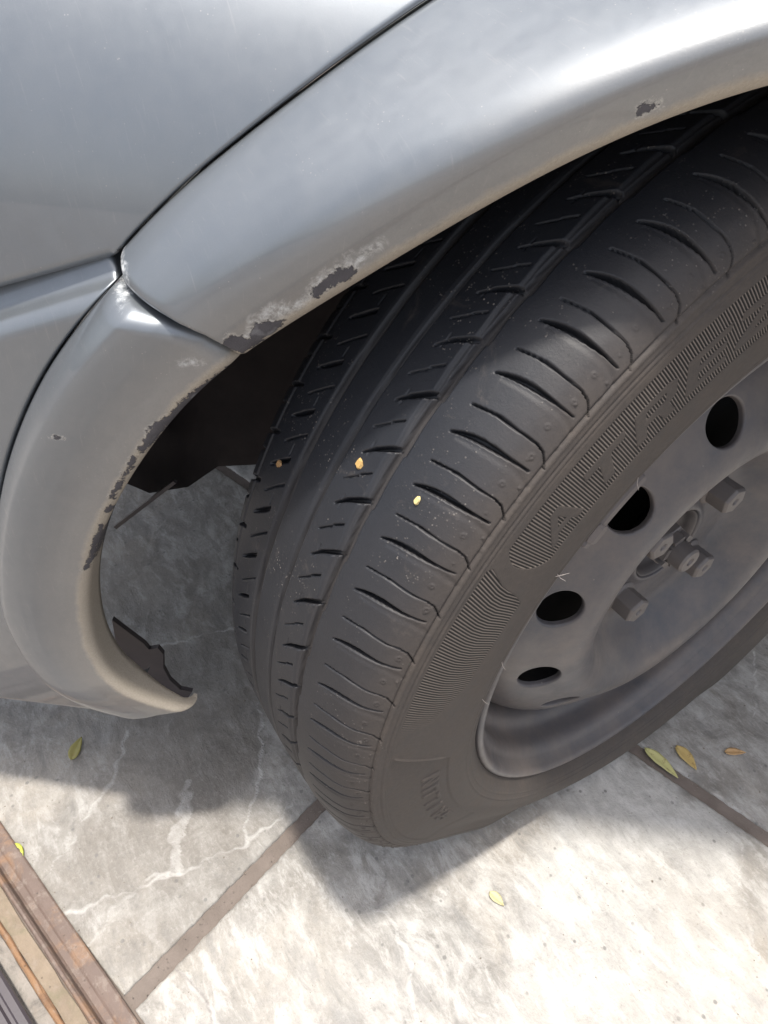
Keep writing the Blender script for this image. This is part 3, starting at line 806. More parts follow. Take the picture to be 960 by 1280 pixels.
def add_grid(P, Nn, n, m, wrap, flip):
    b = sum(len(v) for v in VV)
    VV.append(P.reshape(-1, 3)); NN.append(Nn.reshape(-1, 3)); FF.append(grid_faces(n, m, flip, wrap) + b)
half = math.radians(180 / NH)
psi_list = []
K = 14
hr_ = 0.1340 * half; hs = (s_hi - s_lo) / 2
c_ang = math.atan2(hs, hr_)
for (p0, p1) in ((-c_ang, c_ang), (c_ang, math.pi - c_ang), (math.pi - c_ang, math.pi + c_ang), (math.pi + c_ang, 2 * math.pi - c_ang)):
    psi_list += list(np.linspace(p0, p1, K, endpoint=False))
psi_a = np.array(psi_list)
bx = np.cos(psi_a); by = np.sin(psi_a)
sc2 = np.minimum(hr_ / np.maximum(np.abs(bx), 1e-9), hs / np.maximum(np.abs(by), 1e-9))
for h in range(NH):
    ac = math.radians(A0 + 30 * h)
    rows_s, rows_a, rows_o = [], [], []
    for t, off in ((-1, -0.0042), (-0.5, -0.0022), (0.0, -0.0007), (0.012, -0.0001)):
        k = HR - 0.0006 if t < 0 else HR
        if t > 0: k = HR + 0.0009
        rows_s.append(sc_ + k * by); rows_a.append(ac + k * bx / 0.1340); rows_o.append(np.full(len(psi_a), off))
    for t in np.linspace(0.10, 1, 9):
        k = (HR + 0.0009) * (1 - t) + sc2 * t
        rows_s.append(sc_ + k * by); rows_a.append(ac + k * bx / 0.1340); rows_o.append(np.zeros(len(psi_a)))
    S_ = np.array(rows_s); A_ = np.array(rows_a); O_ = np.array(rows_o)
    P, Nn = disc_at(S_, A_, O_)
    # the throat of the hole faces its centre
    cen, _ = disc_at(np.array([sc_]), np.array([ac]))
    for q in (0, 1):
        v = cen[0] - P[q]; v -= (v * Nn[q]).sum(1)[:, None] * Nn[q]; v /= np.linalg.norm(v, axis=1)[:, None]
        Nn[q] = v
    v = cen[0] - P[2]; v /= np.linalg.norm(v, axis=1)[:, None]; Nn[2] = (Nn[2] + v) / 1.4
    add_grid(P, Nn, len(S_), len(psi_a), True, True)
an = np.linspace(0, 2 * np.pi, 240, endpoint=False)
for (sa_, sb_, n_) in ((0.0, s_lo + 0.0002, 14), (s_hi - 0.0002, ds[-1], 90)):
    S_, A_ = np.meshgrid(np.linspace(sa_, sb_, n_), an, indexing='ij')
    P, Nn = disc_at(S_, A_)
    add_grid(P, Nn, n_, len(an), True, False)
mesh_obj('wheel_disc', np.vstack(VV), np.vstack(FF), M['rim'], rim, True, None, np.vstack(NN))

def lathe_local(pts, n, hexa=False):
    """profile (h along +x, r); returns verts, faces"""
    V, F = [], []
    for (h, r) in pts:
        for k in range(n):
            a = 2 * math.pi * k / n
            rr = r
            V.append((h, rr * math.cos(a), rr * math.sin(a)))
    for i in range(len(pts) - 1):
        for k in range(n):
            F.append((i * n + k, i * n + (k + 1) % n, (i + 1) * n + (k + 1) % n, (i + 1) * n + k))
    F.append(tuple(range(n))[::-1]); F.append(tuple((len(pts) - 1) * n + k for k in range(n)))
    return V, F

def bolt_mesh():
    V, F = lathe_local([(0.0, 0.0118), (0.0014, 0.0118), (0.0026, 0.0104), (0.0030, 0.0100)], 36)
    b = len(V)
    R6 = 0.0097
    n = 6
    for (h, r) in ((0.0028, R6), (0.0150, R6), (0.0166, R6 * 0.86)):
        for k in range(n):
            a = 2 * math.pi * (k + 0.35) / n
            V.append((h, r * math.cos(a), r * math.sin(a)))
    for i in range(2):
        for k in range(n):
            F.append((b + i * n + k, b + i * n + (k + 1) % n, b + (i + 1) * n + (k + 1) % n, b + (i + 1) * n + k))
    # end face with a small punched centre
    c = len(V)
    for (h, r) in ((0.0166, 0.0026), (0.0150, 0.0018)):
        for k in range(12):
            a = 2 * math.pi * k / 12
            V.append((h, r * math.cos(a), r * math.sin(a)))
    top = b + 2 * n
    for k in range(6):
        a0_, a1_, a2_ = c + (2 * k) % 12, c + (2 * k + 1) % 12, c + (2 * k + 2) % 12
        F.append((top + k, top + (k + 1) % 6, a2_, a1_, a0_))
    for k in range(12):
        F.append((c + k, c + (k + 1) % 12, c + 12 + (k + 1) % 12, c + 12 + k))
    F.append(tuple(c + 12 + k for k in range(12)))
    me = bpy.data.meshes.new('lug_bolt')
    me.from_pydata(V, [], F); me.materials.append(M['bolt'])
    bm_bevel = None
    return me
bme = bolt_mesh()
for k in range(4):
    a = math.radians(52.3 + 90 * k)
    o = bpy.data.objects.new('lug_bolt', bme); COL.objects.link(o); o.parent = rim
    o.location = (0.0278, 0.049 * math.cos(a), H + 0.049 * math.sin(a))
    o.rotation_euler = (RNG.uniform(0, 1.0), 0, 0); o.scale = (1.12, 1.14, 1.14)
    md = o.modifiers.new('edge', 'BEVEL'); md.width = 0.0005; md.segments = 2; md.limit_method = 'ANGLE'; md.angle_limit = math.radians(35)
# hub and castellated axle nut
revolve('hub', [(0.0145, 0.0001), (0.0145, 0.0215), (0.0170, 0.0225), (0.0170, 0.0262), (0.0235, 0.0272), (0.0290, 0.0278), (0.0300, 0.0290)], M['bolt'], rim, 72)
V, F = lathe_local([(0.0062, 0.0170), (0.0085, 0.0182), (0.0090, 0.0155)], 40)
def add_hex(V, F, h0, h1, R6, ph):
    b = len(V)
    for (h, r) in ((h0, R6), (h1 - 0.001, R6), (h1, R6 * 0.93)):
        for k in range(6):
            a = 2 * math.pi * k / 6 + ph
            V.append((h, r * math.cos(a), r * math.sin(a)))
    for i in range(2):
        for k in range(6):
            F.append((b + i * 6 + k, b + i * 6 + (k + 1) % 6, b + (i + 1) * 6 + (k + 1) % 6, b + (i + 1) * 6 + k))
    F.append(tuple(b + 12 + k for k in range(6)))
add_hex(V, F, 0.0090, 0.0240, 0.0170, 0.3)
# the six crown teeth
for k in range(6):
    a = 2 * math.pi * (k + 0.5) / 6 + 0.3
    ca, sa_ = math.cos(a), math.sin(a)
    b = len(V)
    for h in (0.0235, 0.0305):
        for (r, w) in ((0.0098, -0.0040), (0.0098, 0.0040), (0.0140, 0.0048), (0.0140, -0.0048)):
            V.append((h, r * ca - w * sa_, r * sa_ + w * ca))
    F += [(b + 4, b + 5, b + 6, b + 7), (b, b + 1, b + 5, b + 4), (b + 1, b + 2, b + 6, b + 5), (b + 2, b + 3, b + 7, b + 6), (b + 3, b, b + 4, b + 7)]
nut = mesh_obj('axle_nut', [(x + 0.0085, y, z + H) for x, y, z in V], F, M['bolt'], rim, False)
V, F = lathe_local([(0.0100, 0.0088), (0.0250, 0.0088), (0.0258, 0.0096), (0.0400, 0.0096), (0.0415, 0.0084), (0.0416, 0.0034), (0.0395, 0.0024)], 36)
mesh_obj('axle_stub', [(x + 0.0085, y, z + H) for x, y, z in V], F, M['bolt'], rim, False)
# brake behind the vents
revolve('brake_drum', [(-0.050, 0.150), (-0.010, 0.150), (-0.004, 0.142), (-0.004, 0.060), (0.006, 0.055), (0.0125, 0.0001)], M['under'], rim, 96)

# clip-on balance weight on the rim flange
def flange_block(name, a0, a1, prof, mat, n=40):
    an_ = np.radians(np.linspace(a0, a1, n))
    p = np.asarray(prof)
    m = len(p)
    V = np.stack([np.repeat(p[:, 0][None], n, 0), p[:, 1][None] * np.cos(an_)[:, None], H + p[:, 1][None] * np.sin(an_)[:, None]], -1)
    # taper the ends
    cen = p.mean(0)
    for e_, k in ((0, 0.75), (n - 1, 0.75)):
        for q in range(m):
            x = cen[0] + (p[q, 0] - cen[0]) * k; r = cen[1] + (p[q, 1] - cen[1]) * k
            V[e_, q] = (x, r * math.cos(an_[e_]), H + r * math.sin(an_[e_]))
    F = [tuple(f) for f in grid_faces(n, m, False, True)]
    F.append(tuple(range(m))[::-1]); F.append(tuple((n - 1) * m + q for q in range(m)))
    return mesh_obj(name, V.reshape(-1, 3), F, mat, rim, False)
flange_block('balance_weight', 133.6, 146.0, [(0.0635, 0.1872), (0.0665, 0.1890), (0.0684, 0.1917), (0.0680, 0.1947), (0.0660, 0.1964), (0.0635, 0.1960)], M['weight'])
flange_block('weight_clip', 142.0, 145.0, [(0.0670, 0.1870), (0.0692, 0.1897), (0.0694, 0.1937), (0.0680, 0.1972), (0.0662, 0.1974), (0.0662, 0.1875)], M['weight'], 8)

# ---- body -----------------------------------------------------
CU, CZ = -0.005, 0.225
D0 = 0.157                                      # how far outboard the arch lip stands
def smooth_tab(th, tab):
    t = np.array(tab); 
    k = np.linspace(t[0, 0], t[-1, 0], 400)
    v = np.interp(k, t[:, 0], t[:, 1])
    w = 24
    vp = np.r_[2 * v[0] - v[w:0:-1], v, 2 * v[-1] - v[-2:-w - 2:-1]]
    ker = np.hanning(2 * w + 1); ker /= ker.sum()
    v = np.convolve(vp, ker, 'valid')
    return np.interp(th, k, v)
LIP = [(55, 0.344), (75, 0.341), (95, 0.3350), (103.5, 0.3314), (109, 0.3270), (114, 0.3225), (120.8, 0.3172), (126.3, 0.3160), (131, 0.3164), (136, 0.3198), (142.3, 0.3222), (149, 0.3235), (155.5, 0.3262), (164.5, 0.3304), (171.5, 0.3312), (179, 0.3290), (184.2, 0.3180), (187.5, 0.3010), (189.5, 0.2875), (192, 0.272), (195, 0.255)]
CREASE_F = [(55, 0.412), (75, 0.402), (95, 0.388), (108, 0.3780), (117, 0.3725), (123.3, 0.3705), (128.2, 0.3707), (134, 0.3728), (139, 0.3740)]
CREASE_B = [(134, 0.3665), (139.8, 0.3688), (146.7, 0.3724), (156.2, 0.3756), (161.3, 0.3772), (172.1, 0.3812), (179.7, 0.3752), (184.5, 0.3630), (188.1, 0.3500), (190.9, 0.3320), (194, 0.312)]
lip_r = lambda th: smooth_tab(th, LIP)
cf_r = lambda th: smooth_tab(th, CREASE_F)
cb_r = lambda th: smooth_tab(th, CREASE_B)

def d_fender(u, z):
    h = np.clip(z - 0.455, 0, None)
    return D0 - 0.0150 - 0.10 * h - 20.0 * np.minimum(h, 0.118) ** 3 - 0.835 * np.clip(h - 0.118, 0, None)
def d_bumper(u, z):
    h = np.clip(0.30 - z, 0, None)
    return D0 - 0.0065 - 0.30 * h * h - 0.05 * np.clip(-0.36 - u, 0, None)

def round_off(e, w):
    e = np.clip(e, 0, w)
    return w - np.sqrt(np.maximum(w * w - (w - e) ** 2, 0))

CHIPS = [
    [(-0.2532, 0.4619), (-0.2494, 0.4595), (-0.2462, 0.4566), (-0.2422, 0.4522), (-0.2401, 0.4557), (-0.2378, 0.4585), (-0.2334, 0.458), (-0.2314, 0.4567), (-0.23, 0.4615), (-0.2272, 0.464), (-0.2214, 0.4646), (-0.218, 0.465), (-0.2201, 0.461), (-0.2278, 0.4538), (-0.2346, 0.4491), (-0.2383, 0.452), (-0.2463, 0.4557)],
    [(-0.2085, 0.4758), (-0.2079, 0.4787), (-0.2043, 0.4811), (-0.2016, 0.4841), (-0.199, 0.4866), (-0.1949, 0.487), (-0.1933, 0.4855), (-0.1948, 0.4829), (-0.1988, 0.4805), (-0.2043, 0.4771), (-0.2071, 0.4745)],
    [(-0.1173, 0.5407), (-0.116, 0.5414), (-0.1137, 0.5412), (-0.1118, 0.5424), (-0.1109, 0.5409), (-0.1121, 0.54), (-0.1145, 0.539), (-0.1163, 0.539)],
    [(-0.2376, 0.4417), (-0.2413, 0.4416), (-0.2483, 0.4363), (-0.2542, 0.4313), (-0.2603, 0.4258), (-0.2653, 0.4195), (-0.269, 0.4164), (-0.2746, 0.4126), (-0.2783, 0.4061), (-0.2821, 0.3994), (-0.2812, 0.397), (-0.2755, 0.4023), (-0.2701, 0.4091), (-0.2662, 0.4136), (-0.2586, 0.4215), (-0.2489, 0.4308), (-0.241, 0.4382)],
    [(-0.2849, 0.3957), (-0.2913, 0.3852), (-0.2979, 0.3752), (-0.3006, 0.3692), (-0.2992, 0.3684), (-0.2937, 0.3781), (-0.2873, 0.388), (-0.2838, 0.3941)],
    [(-0.305, 0.3618), (-0.3016, 0.3642), (-0.3009, 0.3604), (-0.3044, 0.3574)],
    [(-0.309, 0.3517), (-0.3142, 0.342), (-0.3206, 0.3257), (-0.3252, 0.318), (-0.3222, 0.3185), (-0.3166, 0.3291), (-0.311, 0.3409), (-0.3084, 0.3492)],
    [(-0.314, 0.4073), (-0.3111, 0.4081), (-0.309, 0.4071), (-0.3119, 0.4064)],
    [(-0.284, 0.4747), (-0.2817, 0.4761), (-0.2807, 0.4742), (-0.2804, 0.4699), (-0.2824, 0.4673), (-0.2832, 0.4702)],
]
SCRAPES = [
    [(-0.2316, 0.455), (-0.2286, 0.4657), (-0.2212, 0.4716), (-0.2099, 0.4742), (-0.2071, 0.4816), (-0.2003, 0.4878), (-0.1925, 0.4921), (-0.1854, 0.4969), (-0.1848, 0.4959), (-0.1923, 0.4873), (-0.2057, 0.4752), (-0.2156, 0.4662)],
    [(-0.2848, 0.4746), (-0.2809, 0.477), (-0.2774, 0.4737), (-0.2753, 0.4698), (-0.2775, 0.4657), (-0.281, 0.4698), (-0.2828, 0.4711)],
    [(-0.2578, 0.4445), (-0.2525, 0.4458), (-0.2492, 0.4455), (-0.2526, 0.4444)],
]
def wear_attrs(U, Z):
    P = np.stack([U.ravel(), Z.ravel()], -1)
    chip = np.full(len(P), 1.0)
    for c in CHIPS: chip = np.minimum(chip, poly_sdf(P, c))
    scr = np.full(len(P), 1.0)
    for c in SCRAPES: scr = np.minimum(scr, poly_sdf(P, c))
    return chip, scr

_tp = np.interp(np.linspace(0, 1, 401), [0.0, 0.12, 0.25, 0.38, 0.50, 0.62, 0.74, 0.84, 0.93, 1.0],
                [0.0, 0.0028, 0.0056, 0.0076, 0.0080, 0.0064, 0.0028, -0.0022, -0.0088, -0.0158])
_k = np.hanning(61); _k /= _k.sum()
_tp = np.convolve(np.r_[2 * _tp[0] - _tp[30:0:-1], _tp, 2 * _tp[-1] - _tp[-2:-32:-1]], _k, 'valid')
_tp -= _tp[0]
TPROF = (np.linspace(0, 1, 401), _tp)

def flare(name, th0, th1, cr, dbase, edge0, edge1, corner0=0.0, nth=420, nt=84, side_in=0.020, crown=1.0, start=None, end=None):
    """band between the arch lip and the crease. edge0/edge1: edge rounding radii at th0/th1"""
    th = np.linspace(th0, th1, nth)
    # crowd the rows towards the two ends
    w = (th - th0) / (th1 - th0)
    e = 0.5 - 0.5 * np.cos(np.pi * w)
    th = th0 + (th1 - th0) * (0.55 * w + 0.45 * e)
    rl = lip_r(th); rc = cr(th)
    t = np.r_[0, np.linspace(0, 1, nt) ** 1.0]
    t = 0.5 * (np.linspace(0, 1, nt)) + 0.5 * (0.5 - 0.5 * np.cos(np.pi * np.linspace(0, 1, nt)))
    TT, TH = np.meshgrid(t, th, indexing='ij')
    W_ = (TH - th0) / (th1 - th0)                 # the ends follow the traced seams rather than a radius
    S0 = np.interp(TT, *start) if start else th0
    E1 = np.interp(TT, *end) if end else th1
    TH = S0 + W_ * (E1 - S0)
    RL, RC = lip_r(TH), cr(TH)
    if corner0:                                   # rounded corner where crease meets the seam (at th1)
        arc = np.radians(np.abs(E1 - TH)) * RC
        RC = RC - np.where(arc < corner0, corner0 - np.sqrt(np.maximum(corner0 ** 2 - (corner0 - arc) ** 2, 0)), 0)
    rl = RL[0]; th = TH[0]
    RHO = RL + (RC - RL) * TT
    U = CU + RHO * np.cos(np.radians(TH)); Z = CZ + RHO * np.sin(np.radians(TH))
    # the crest dies away towards the sill
    Dc = CU + RC * np.cos(np.radians(TH)), CZ + RC * np.sin(np.radians(TH))
    dcr = dbase(*Dc) + 0.0015
    pv = np.interp(TT, TPROF[0], TPROF[1])
    pv = np.where(pv > 0, pv * crown, pv)
    Dp = D0 + pv
    edge_val = D0 + TPROF[1][-1]
    Dp = Dp + (dcr - edge_val) * sstep(0.25, 1.0, TT)
    Dp = Dp - 0.0110 * sstep(180.0, 192.0, TH) ** 1.3 * (np.asarray(crown) < 1)     # tucks under at the bottom
    dist0 = np.radians(TH - S0) * RHO; dist1 = np.radians(E1 - TH) * RHO
    rawcrease = (RC - RHO)
    Dp = Dp - round_off(RHO - RL, 0.0045) - round_off(rawcrease, 0.0022)
    if edge0: Dp = Dp - round_off(dist0, edge0)
    if edge1: Dp = Dp - round_off(dist1, edge1)
    # skirts: lip flange turns inboard, other edges go in as thin returns
    lipd = (RHO - RL)
    rows_U = [U]; 
    def ring(U_, D_, Z_, L_): return U_, D_, Z_, L_
    # lip return rows (inboard), widening a touch so the flange faces the wheel
    fl_U, fl_D, fl_Z, fl_L = [], [], [], []
    for k in (0.003, 0.007, 0.012, side_in):
        rr = rl + 0.0006 * (k / 0.01)
        fl_U.append(CU + rr * np.cos(np.radians(th))); fl_Z.append(CZ + rr * np.sin(np.radians(th)))
        fl_D.append(Dp[0] - k * (1 - 0.75 * sstep(182, 190, th))); fl_L.append(np.zeros(len(th)))
    rr = rl + 0.0035
    fl_U.append(CU + rr * np.cos(np.radians(th))); fl_Z.append(CZ + rr * np.sin(np.radians(th))); fl_D.append(Dp[0] - side_in * (1 - 0.75 * sstep(182, 190, th)) - 0.0006); fl_L.append(np.zeros(len(th)))
    cr_U = [U[-1]]; cr_Z = [Z[-1]]; cr_D = [Dp[-1] - 0.022]; cr_L = [np.full(TH.shape[1], 1.0)]
    Ua = np.vstack(fl_U[::-1] + [U] + cr_U); Za = np.vstack(fl_Z[::-1] + [Z] + cr_Z); Da = np.vstack(fl_D[::-1] + [Dp] + cr_D); La = np.vstack(fl_L[::-1] + [lipd] + cr_L)
    # end columns
    def col(M_, j): return M_[:, j:j + 1]
    Ua = np.hstack([col(Ua, 0), Ua, col(Ua, -1)]); Za = np.hstack([col(Za, 0), Za, col(Za, -1)]); La = np.hstack([col(La, 0), La, col(La, -1)])
    Da = np.hstack([col(Da, 0) - 0.03, Da, col(Da, -1) - 0.03])
    chip, scr = wear_attrs(Ua, Za)
    film_reflect = sstep(0.30, 0.19, Za) * 0.38  # beige cast grows downwards, imitating the paving mirrored in the paint
    V = body(Ua.ravel(), Da.ravel(), Za.ravel())
    o = mesh_obj(name, V, grid_faces(Ua.shape[0], Ua.shape[1], True), M['paint'], car, True, dict(chip=chip, scrape=scr, lip=La.ravel(), film_reflect=film_reflect.ravel()))
    return o

flare('fender_flare', 58.0, 138.1, cf_r, d_fender, 0.0, 0.0022, corner0=0.0055, nth=520, end=([0, 0.15, 0.32, 0.45, 0.6, 0.75, 0.9, 1.0], [136.0, 135.9, 136.0, 136.35, 136.85, 137.5, 138.2, 138.3]))
flare('bumper_flare', 138.35, 188.5, cb_r, d_bumper, 0.0085, 0.0060, nth=440, crown=0.55, side_in=0.016, start=([0, 0.15, 0.32, 0.45, 0.6, 0.75, 0.9, 1.0], [136.3, 136.2, 136.3, 136.65, 137.15, 137.8, 138.5, 138.7]), end=([0, 0.35, 0.7, 1], [189.4, 189.3, 189.7, 190.6]))

def panel(name, base_pts, dirs, length, dfun, e_first, e_last, e_base, nj=70, inset=0.0012, ledge=0.0):
    """ruled panel that starts on the crease and runs outward. base_pts (n,2), dirs (n,2)"""
    base = np.asarray(base_pts); dirs = np.asarray(dirs); n = len(base)
    j = np.linspace(0, 1, nj) ** 1.7 * length
    U = base[:, 0][:, None] + (j[None] + inset) * dirs[:, 0][:, None]
    Z = base[:, 1][:, None] + (j[None] + inset) * dirs[:, 1][:, None]
    Dp = dfun(U, Z)
    P0 = np.stack([U, Z], -1)
    def dist_to(line): 
        return line_dist(P0.reshape(-1, 2), [tuple(line[0]), tuple(line[-1])]).reshape(U.shape)
    if e_first: Dp = Dp - round_off(dist_to(P0[0]), e_first)
    if e_last: Dp = Dp - round_off(dist_to(P0[-1]), e_last)
    if e_base: Dp = Dp - round_off(j[None] + 0 * U, e_base)
    Ua = np.hstack([U[:, :1], U]); Za = np.hstack([Z[:, :1], Z]); Da = np.hstack([Dp[:, :1] - 0.02, Dp])
    if ledge:                                     # a step that carries on under the neighbouring panel
        ux, uz = dirs[0][1], -dirs[0][0]
        k = ledge
        Ua = np.vstack([Ua[:1] + ux * k * 1.2, Ua[:1] + ux * k, Ua[:1] + ux * k * 0.12, Ua, Ua[-1:]]); Za = np.vstack([Za[:1] + uz * k * 1.2, Za[:1] + uz * k, Za[:1] + uz * k * 0.12, Za, Za[-1:]])
        Da = np.vstack([Da[:1] - 0.05, Da[:1] - 0.008, Da[:1] - 0.004, Da, Da[-1:] - 0.03])
    else:
        Ua = np.vstack([Ua[:1], Ua, Ua[-1:]]); Za = np.vstack([Za[:1], Za, Za[-1:]]); Da = np.vstack([Da[:1] - 0.03, Da, Da[-1:] - 0.03])
    chip, scr = wear_attrs(Ua, Za)
    film_reflect = sstep(0.28, 0.19, Za) * 0.45
    V = body(Ua.ravel(), Da.ravel(), Za.ravel())
    return mesh_obj(name, V, grid_faces(Ua.shape[0], Ua.shape[1], True), M['paint'], car, True, dict(chip=chip, scrape=scr, lip=np.full(Ua.size, 1.0), film_reflect=film_reflect.ravel()))

# fender: fans out from its corner at the seam round to the top of the arch
thf = 58 + (138.4 - 58) * (1 - np.linspace(0, 1, 260) ** 1.3)
thf = np.r_[thf[0] , thf[1:]]
bp = np.stack([CU + cf_r(thf) * np.cos(np.radians(thf)), CZ + cf_r(thf) * np.sin(np.radians(thf))], -1)
w = np.linspace(0, 1, len(thf))
ang_f = np.radians(198.9 - 118.0 * sstep(0, 1, w ** 0.9))
panel('fender', bp, np.stack([np.cos(ang_f), np.sin(ang_f)], -1), 0.55, d_fender, 0.0045, 0, 0.0025, nj=110)
# bumper corner panel
thb = np.linspace(139.0, 190.6, 240)
bpb = np.stack([CU + cb_r(thb) * np.cos(np.radians(thb)), CZ + cb_r(thb) * np.sin(np.radians(thb))], -1)
wb = np.linspace(0, 1, len(thb))
ang_b = np.radians(201.4 - 17.0 * sstep(0, 1, wb))
panel('front_bumper', bpb, np.stack([np.cos(ang_b), np.sin(ang_b)], -1), 0.42, d_bumper, 0.0080, 0.0045, 0.0025, nj=90, ledge=0.022)

# inner wheel arch liner, and the body that shades it
dl = np.array([0.134, 0.128, 0.10, 0.06, 0.0, -0.06, -0.12, -0.125])
rl_ = np.array([0.334, 0.343, 0.350, 0.354, 0.356, 0.352, 0.345, 0.06])
te_ = np.array([158, 158.5, 163, 168.5, 179, 186, 190, 190.0])
w_ = np.linspace(0, 1, 80)[:, None]
TH_ = np.radians(38 + (te_[None] - 38) * w_)
rr_ = rl_[None] + 0.003 * np.sin(TH_ * 40) * ((np.arange(8) > 1) & (np.arange(8) < 6))[None]
U_ = CU + rr_ * np.cos(TH_); Z_ = CZ + rr_ * np.sin(TH_); D_ = dl[None] + 0 * TH_
mesh_obj('arch_liner', body(U_.ravel(), D_.ravel(), Z_.ravel()), grid_faces(*TH_.shape), M['dark'], car, True)

def slab(name, u0, u1, d0, d1, z0, z1, mat, parent):
    c = [(u, d, z) for u in (u0, u1) for d in (d0, d1) for z in (z0, z1)]
    V = [body(np.array(u), np.array(d), np.array(z)) for u, d, z in c]
    F = [(0, 1, 3, 2), (4, 6, 7, 5), (0, 4, 5, 1), (2, 3, 7, 6), (0, 2, 6, 4), (1, 5, 7, 3)]
    o = mesh_obj(name, V, F, mat, parent, False)
    md = o.modifiers.new('edge', 'BEVEL'); md.width = 0.02; md.segments = 3
    return o
slab('hood', -0.80, 0.80, -1.45, -0.14, 0.80, 0.84, M['paint_plain'], car)  # hood and undertray are out of view, added to block sun over the ground
slab('engine_undertray', -0.60, 0.9, -1.30, -0.36, 0.19, 0.23, M['under'], car)
slab('radiator_support', -0.66, -0.60, -1.30, -0.20, 0.25, 0.80, M['under'], car)
slab('bulkhead', 0.55, 0.60, -1.30, 0.02, 0.22, 0.80, M['under'], car)

# dark bracket low in the arch, bolted through
def plate(name, pts, d, th, mat, hole=None):
    P = np.array(pts); n = len(P)
    V = np.vstack([body(P[:, 0], np.full(n, d), P[:, 1]), body(P[:, 0], np.full(n, d - th), P[:, 1])])
    F = [tuple(range(n)), tuple(range(2 * n - 1, n - 1, -1))] + [(k, (k + 1) % n + 0, (k + 1) % n + n, k + n)[::-1] for k in range(n)]
    return mesh_obj(name, V, F, mat, car, False)
br = plate('bumper_bracket', [(-0.3875, 0.1368), (-0.3771, 0.1233), (-0.3664, 0.1094), (-0.3635, 0.1023), (-0.3556, 0.1059), (-0.3522, 0.0978), (-0.3551, 0.078), (-0.3521, 0.061), (-0.3447, 0.0477), (-0.3343, 0.046), (-0.3404, 0.0330), (-0.3722, 0.0324), (-0.3877, 0.0662), (-0.3909, 0.0997)], 0.05, 0.004, M['dark'])
plate('splash_strip', [(-0.3830, 0.2110), (-0.3300, 0.2630), (-0.3282, 0.2612), (-0.3810, 0.2090)], 0.02, 0.003, M['weight'])

# ---------------------------------------------------------------- leaves
def leaf(name, x, y, L, W, rot, a, b, label, curl=0.10, lift=0.0015, cat='leaf', z0=0.0, group=None):
    n, m = 15, 7
    V = []
    for i in range(n):
        t = i / (n - 1)
        w = W * math.sin(math.pi * min(1, t ** 0.8 * 1.0)) ** 0.8 * (1 - 0.25 * t) + 0.0002
        for j in range(m):
            s = (j / (m - 1) - 0.5)
            lx = (t - 0.5) * L; ly = s * w + 0.06 * L * math.sin(t * 2.6) 
            lz = lift + curl * abs(s) * w * 1.2 + curl * 0.5 * L * (t - 0.5) ** 2 + (0.0003 if j != m // 2 else -0.0002) + 0.00025 * math.sin(t * 19 + s * 7)
            V.append((lx * math.cos(rot) - ly * math.sin(rot), lx * math.sin(rot) + ly * math.cos(rot), lz))
    F = [tuple(f) for f in grid_faces(n, m)]
    o = mesh_obj(name, V, F, mat_leaf(name + ' ' + label[:12], a, b), None, True)
    md = o.modifiers.new('thickness', 'SOLIDIFY'); md.thickness = 0.0004
    o.location = (x, y, z0)
    tag(o, label, cat, group or 'fallen leaves on the paving')
    return o
leaf('leaf', 0.0938, 0.0408, 0.036, 0.012, math.radians(3), (0.48, 0.47, 0.18), (0.62, 0.57, 0.28), 'yellow-green leaf lying along the tile joint right of the wheel')
leaf('leaf', 0.1026, 0.0654, 0.026, 0.013, math.radians(-10), (0.50, 0.36, 0.13), (0.60, 0.44, 0.18), 'ochre yellow leaf on the tile just above the joint right of the wheel')
leaf('leaf', 0.1238, 0.1101, 0.020, 0.008, math.radians(55), (0.46, 0.27, 0.12), (0.55, 0.36, 0.18), 'small orange-brown leaf alone at the right edge of the paving')
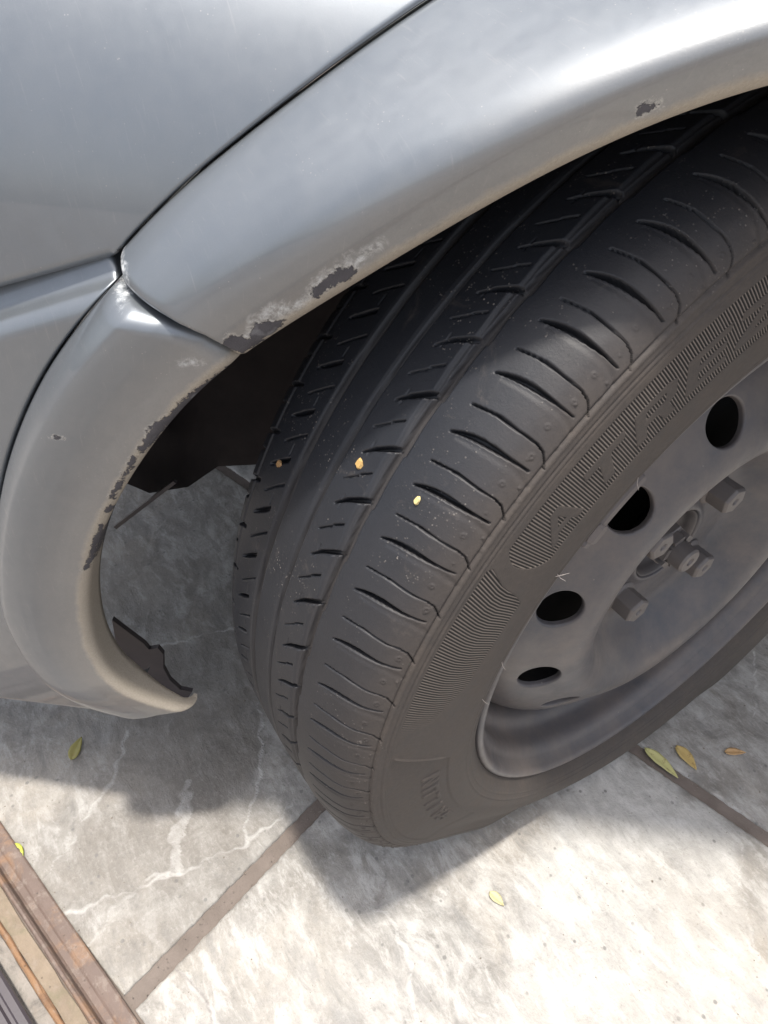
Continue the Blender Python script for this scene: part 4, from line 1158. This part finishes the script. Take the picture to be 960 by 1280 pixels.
leaf('leaf', 0.1014, -0.1606, 0.014, 0.008, math.radians(10), (0.45, 0.41, 0.22), (0.52, 0.47, 0.28), 'pale yellow leaf scrap on the bright tile below the tyre')
leaf('leaf', -0.1862, -0.3946, 0.022, 0.011, math.radians(140), (0.30, 0.27, 0.08), (0.38, 0.33, 0.12), 'olive yellow leaf on the shaded tile below the bumper')
leaf('leaf', -0.1234, -0.457, 0.016, 0.009, math.radians(20), (0.36, 0.42, 0.04), (0.48, 0.50, 0.08), 'bright green-yellow leaf lying against the brown gate track')
leaf('leaf', -0.3354, -0.1696, 0.020, 0.012, math.radians(80), (0.42, 0.34, 0.12), (0.5, 0.4, 0.16), 'small yellow leaf half hidden behind the inner tyre shoulder')

def crumb(x, ang, size, a, b, label, seed):
    r_ = random.Random(seed)
    rad = float(PR[:nf][np.argmin(np.abs(PR[:nf, 0] - x) + (PR[:nf, 1] < 0.265) * 9), 1])
    V = []; n = 9
    for h, k in ((0, 1.0), (0.0010, 0.75)):
        for q in range(n):
            al = 2 * math.pi * q / n
            rr = size * k * r_.uniform(0.65, 1.1)
            V.append((rr * math.cos(al), rr * 0.8 * math.sin(al), h))
    F = [tuple(n + q for q in range(n)), tuple(range(n))[::-1]] + [(q, (q + 1) % n, n + (q + 1) % n, n + q) for q in range(n)]
    o = mesh_obj('leaf_fragment', V, F, mat_leaf('fragment ' + label[:10], a, b), None, False)
    al = math.radians(ang)
    nrm = Vector((0, math.cos(al), math.sin(al)))
    o.location = (x, rad * math.cos(al), H + rad * math.sin(al))
    o.rotation_euler = nrm.to_track_quat('Z', 'X').to_euler()
    tag(o, label, 'leaf bit', 'leaf bits stuck on the tyre tread')
    return o
crumb(0.0110, 148.74, 0.0028, (0.50, 0.30, 0.10), (0.62, 0.42, 0.16), 'orange leaf fragment stuck on the second tread rib', 1)
crumb(0.0440, 147.67, 0.0019, (0.60, 0.48, 0.20), (0.72, 0.60, 0.30), 'tiny yellow leaf fragment on the outer tread blocks', 2)
crumb(-0.0351, 154.7, 0.0024, (0.34, 0.19, 0.08), (0.42, 0.26, 0.12), 'brown leaf fragment on the shaded inner tread rib', 3)
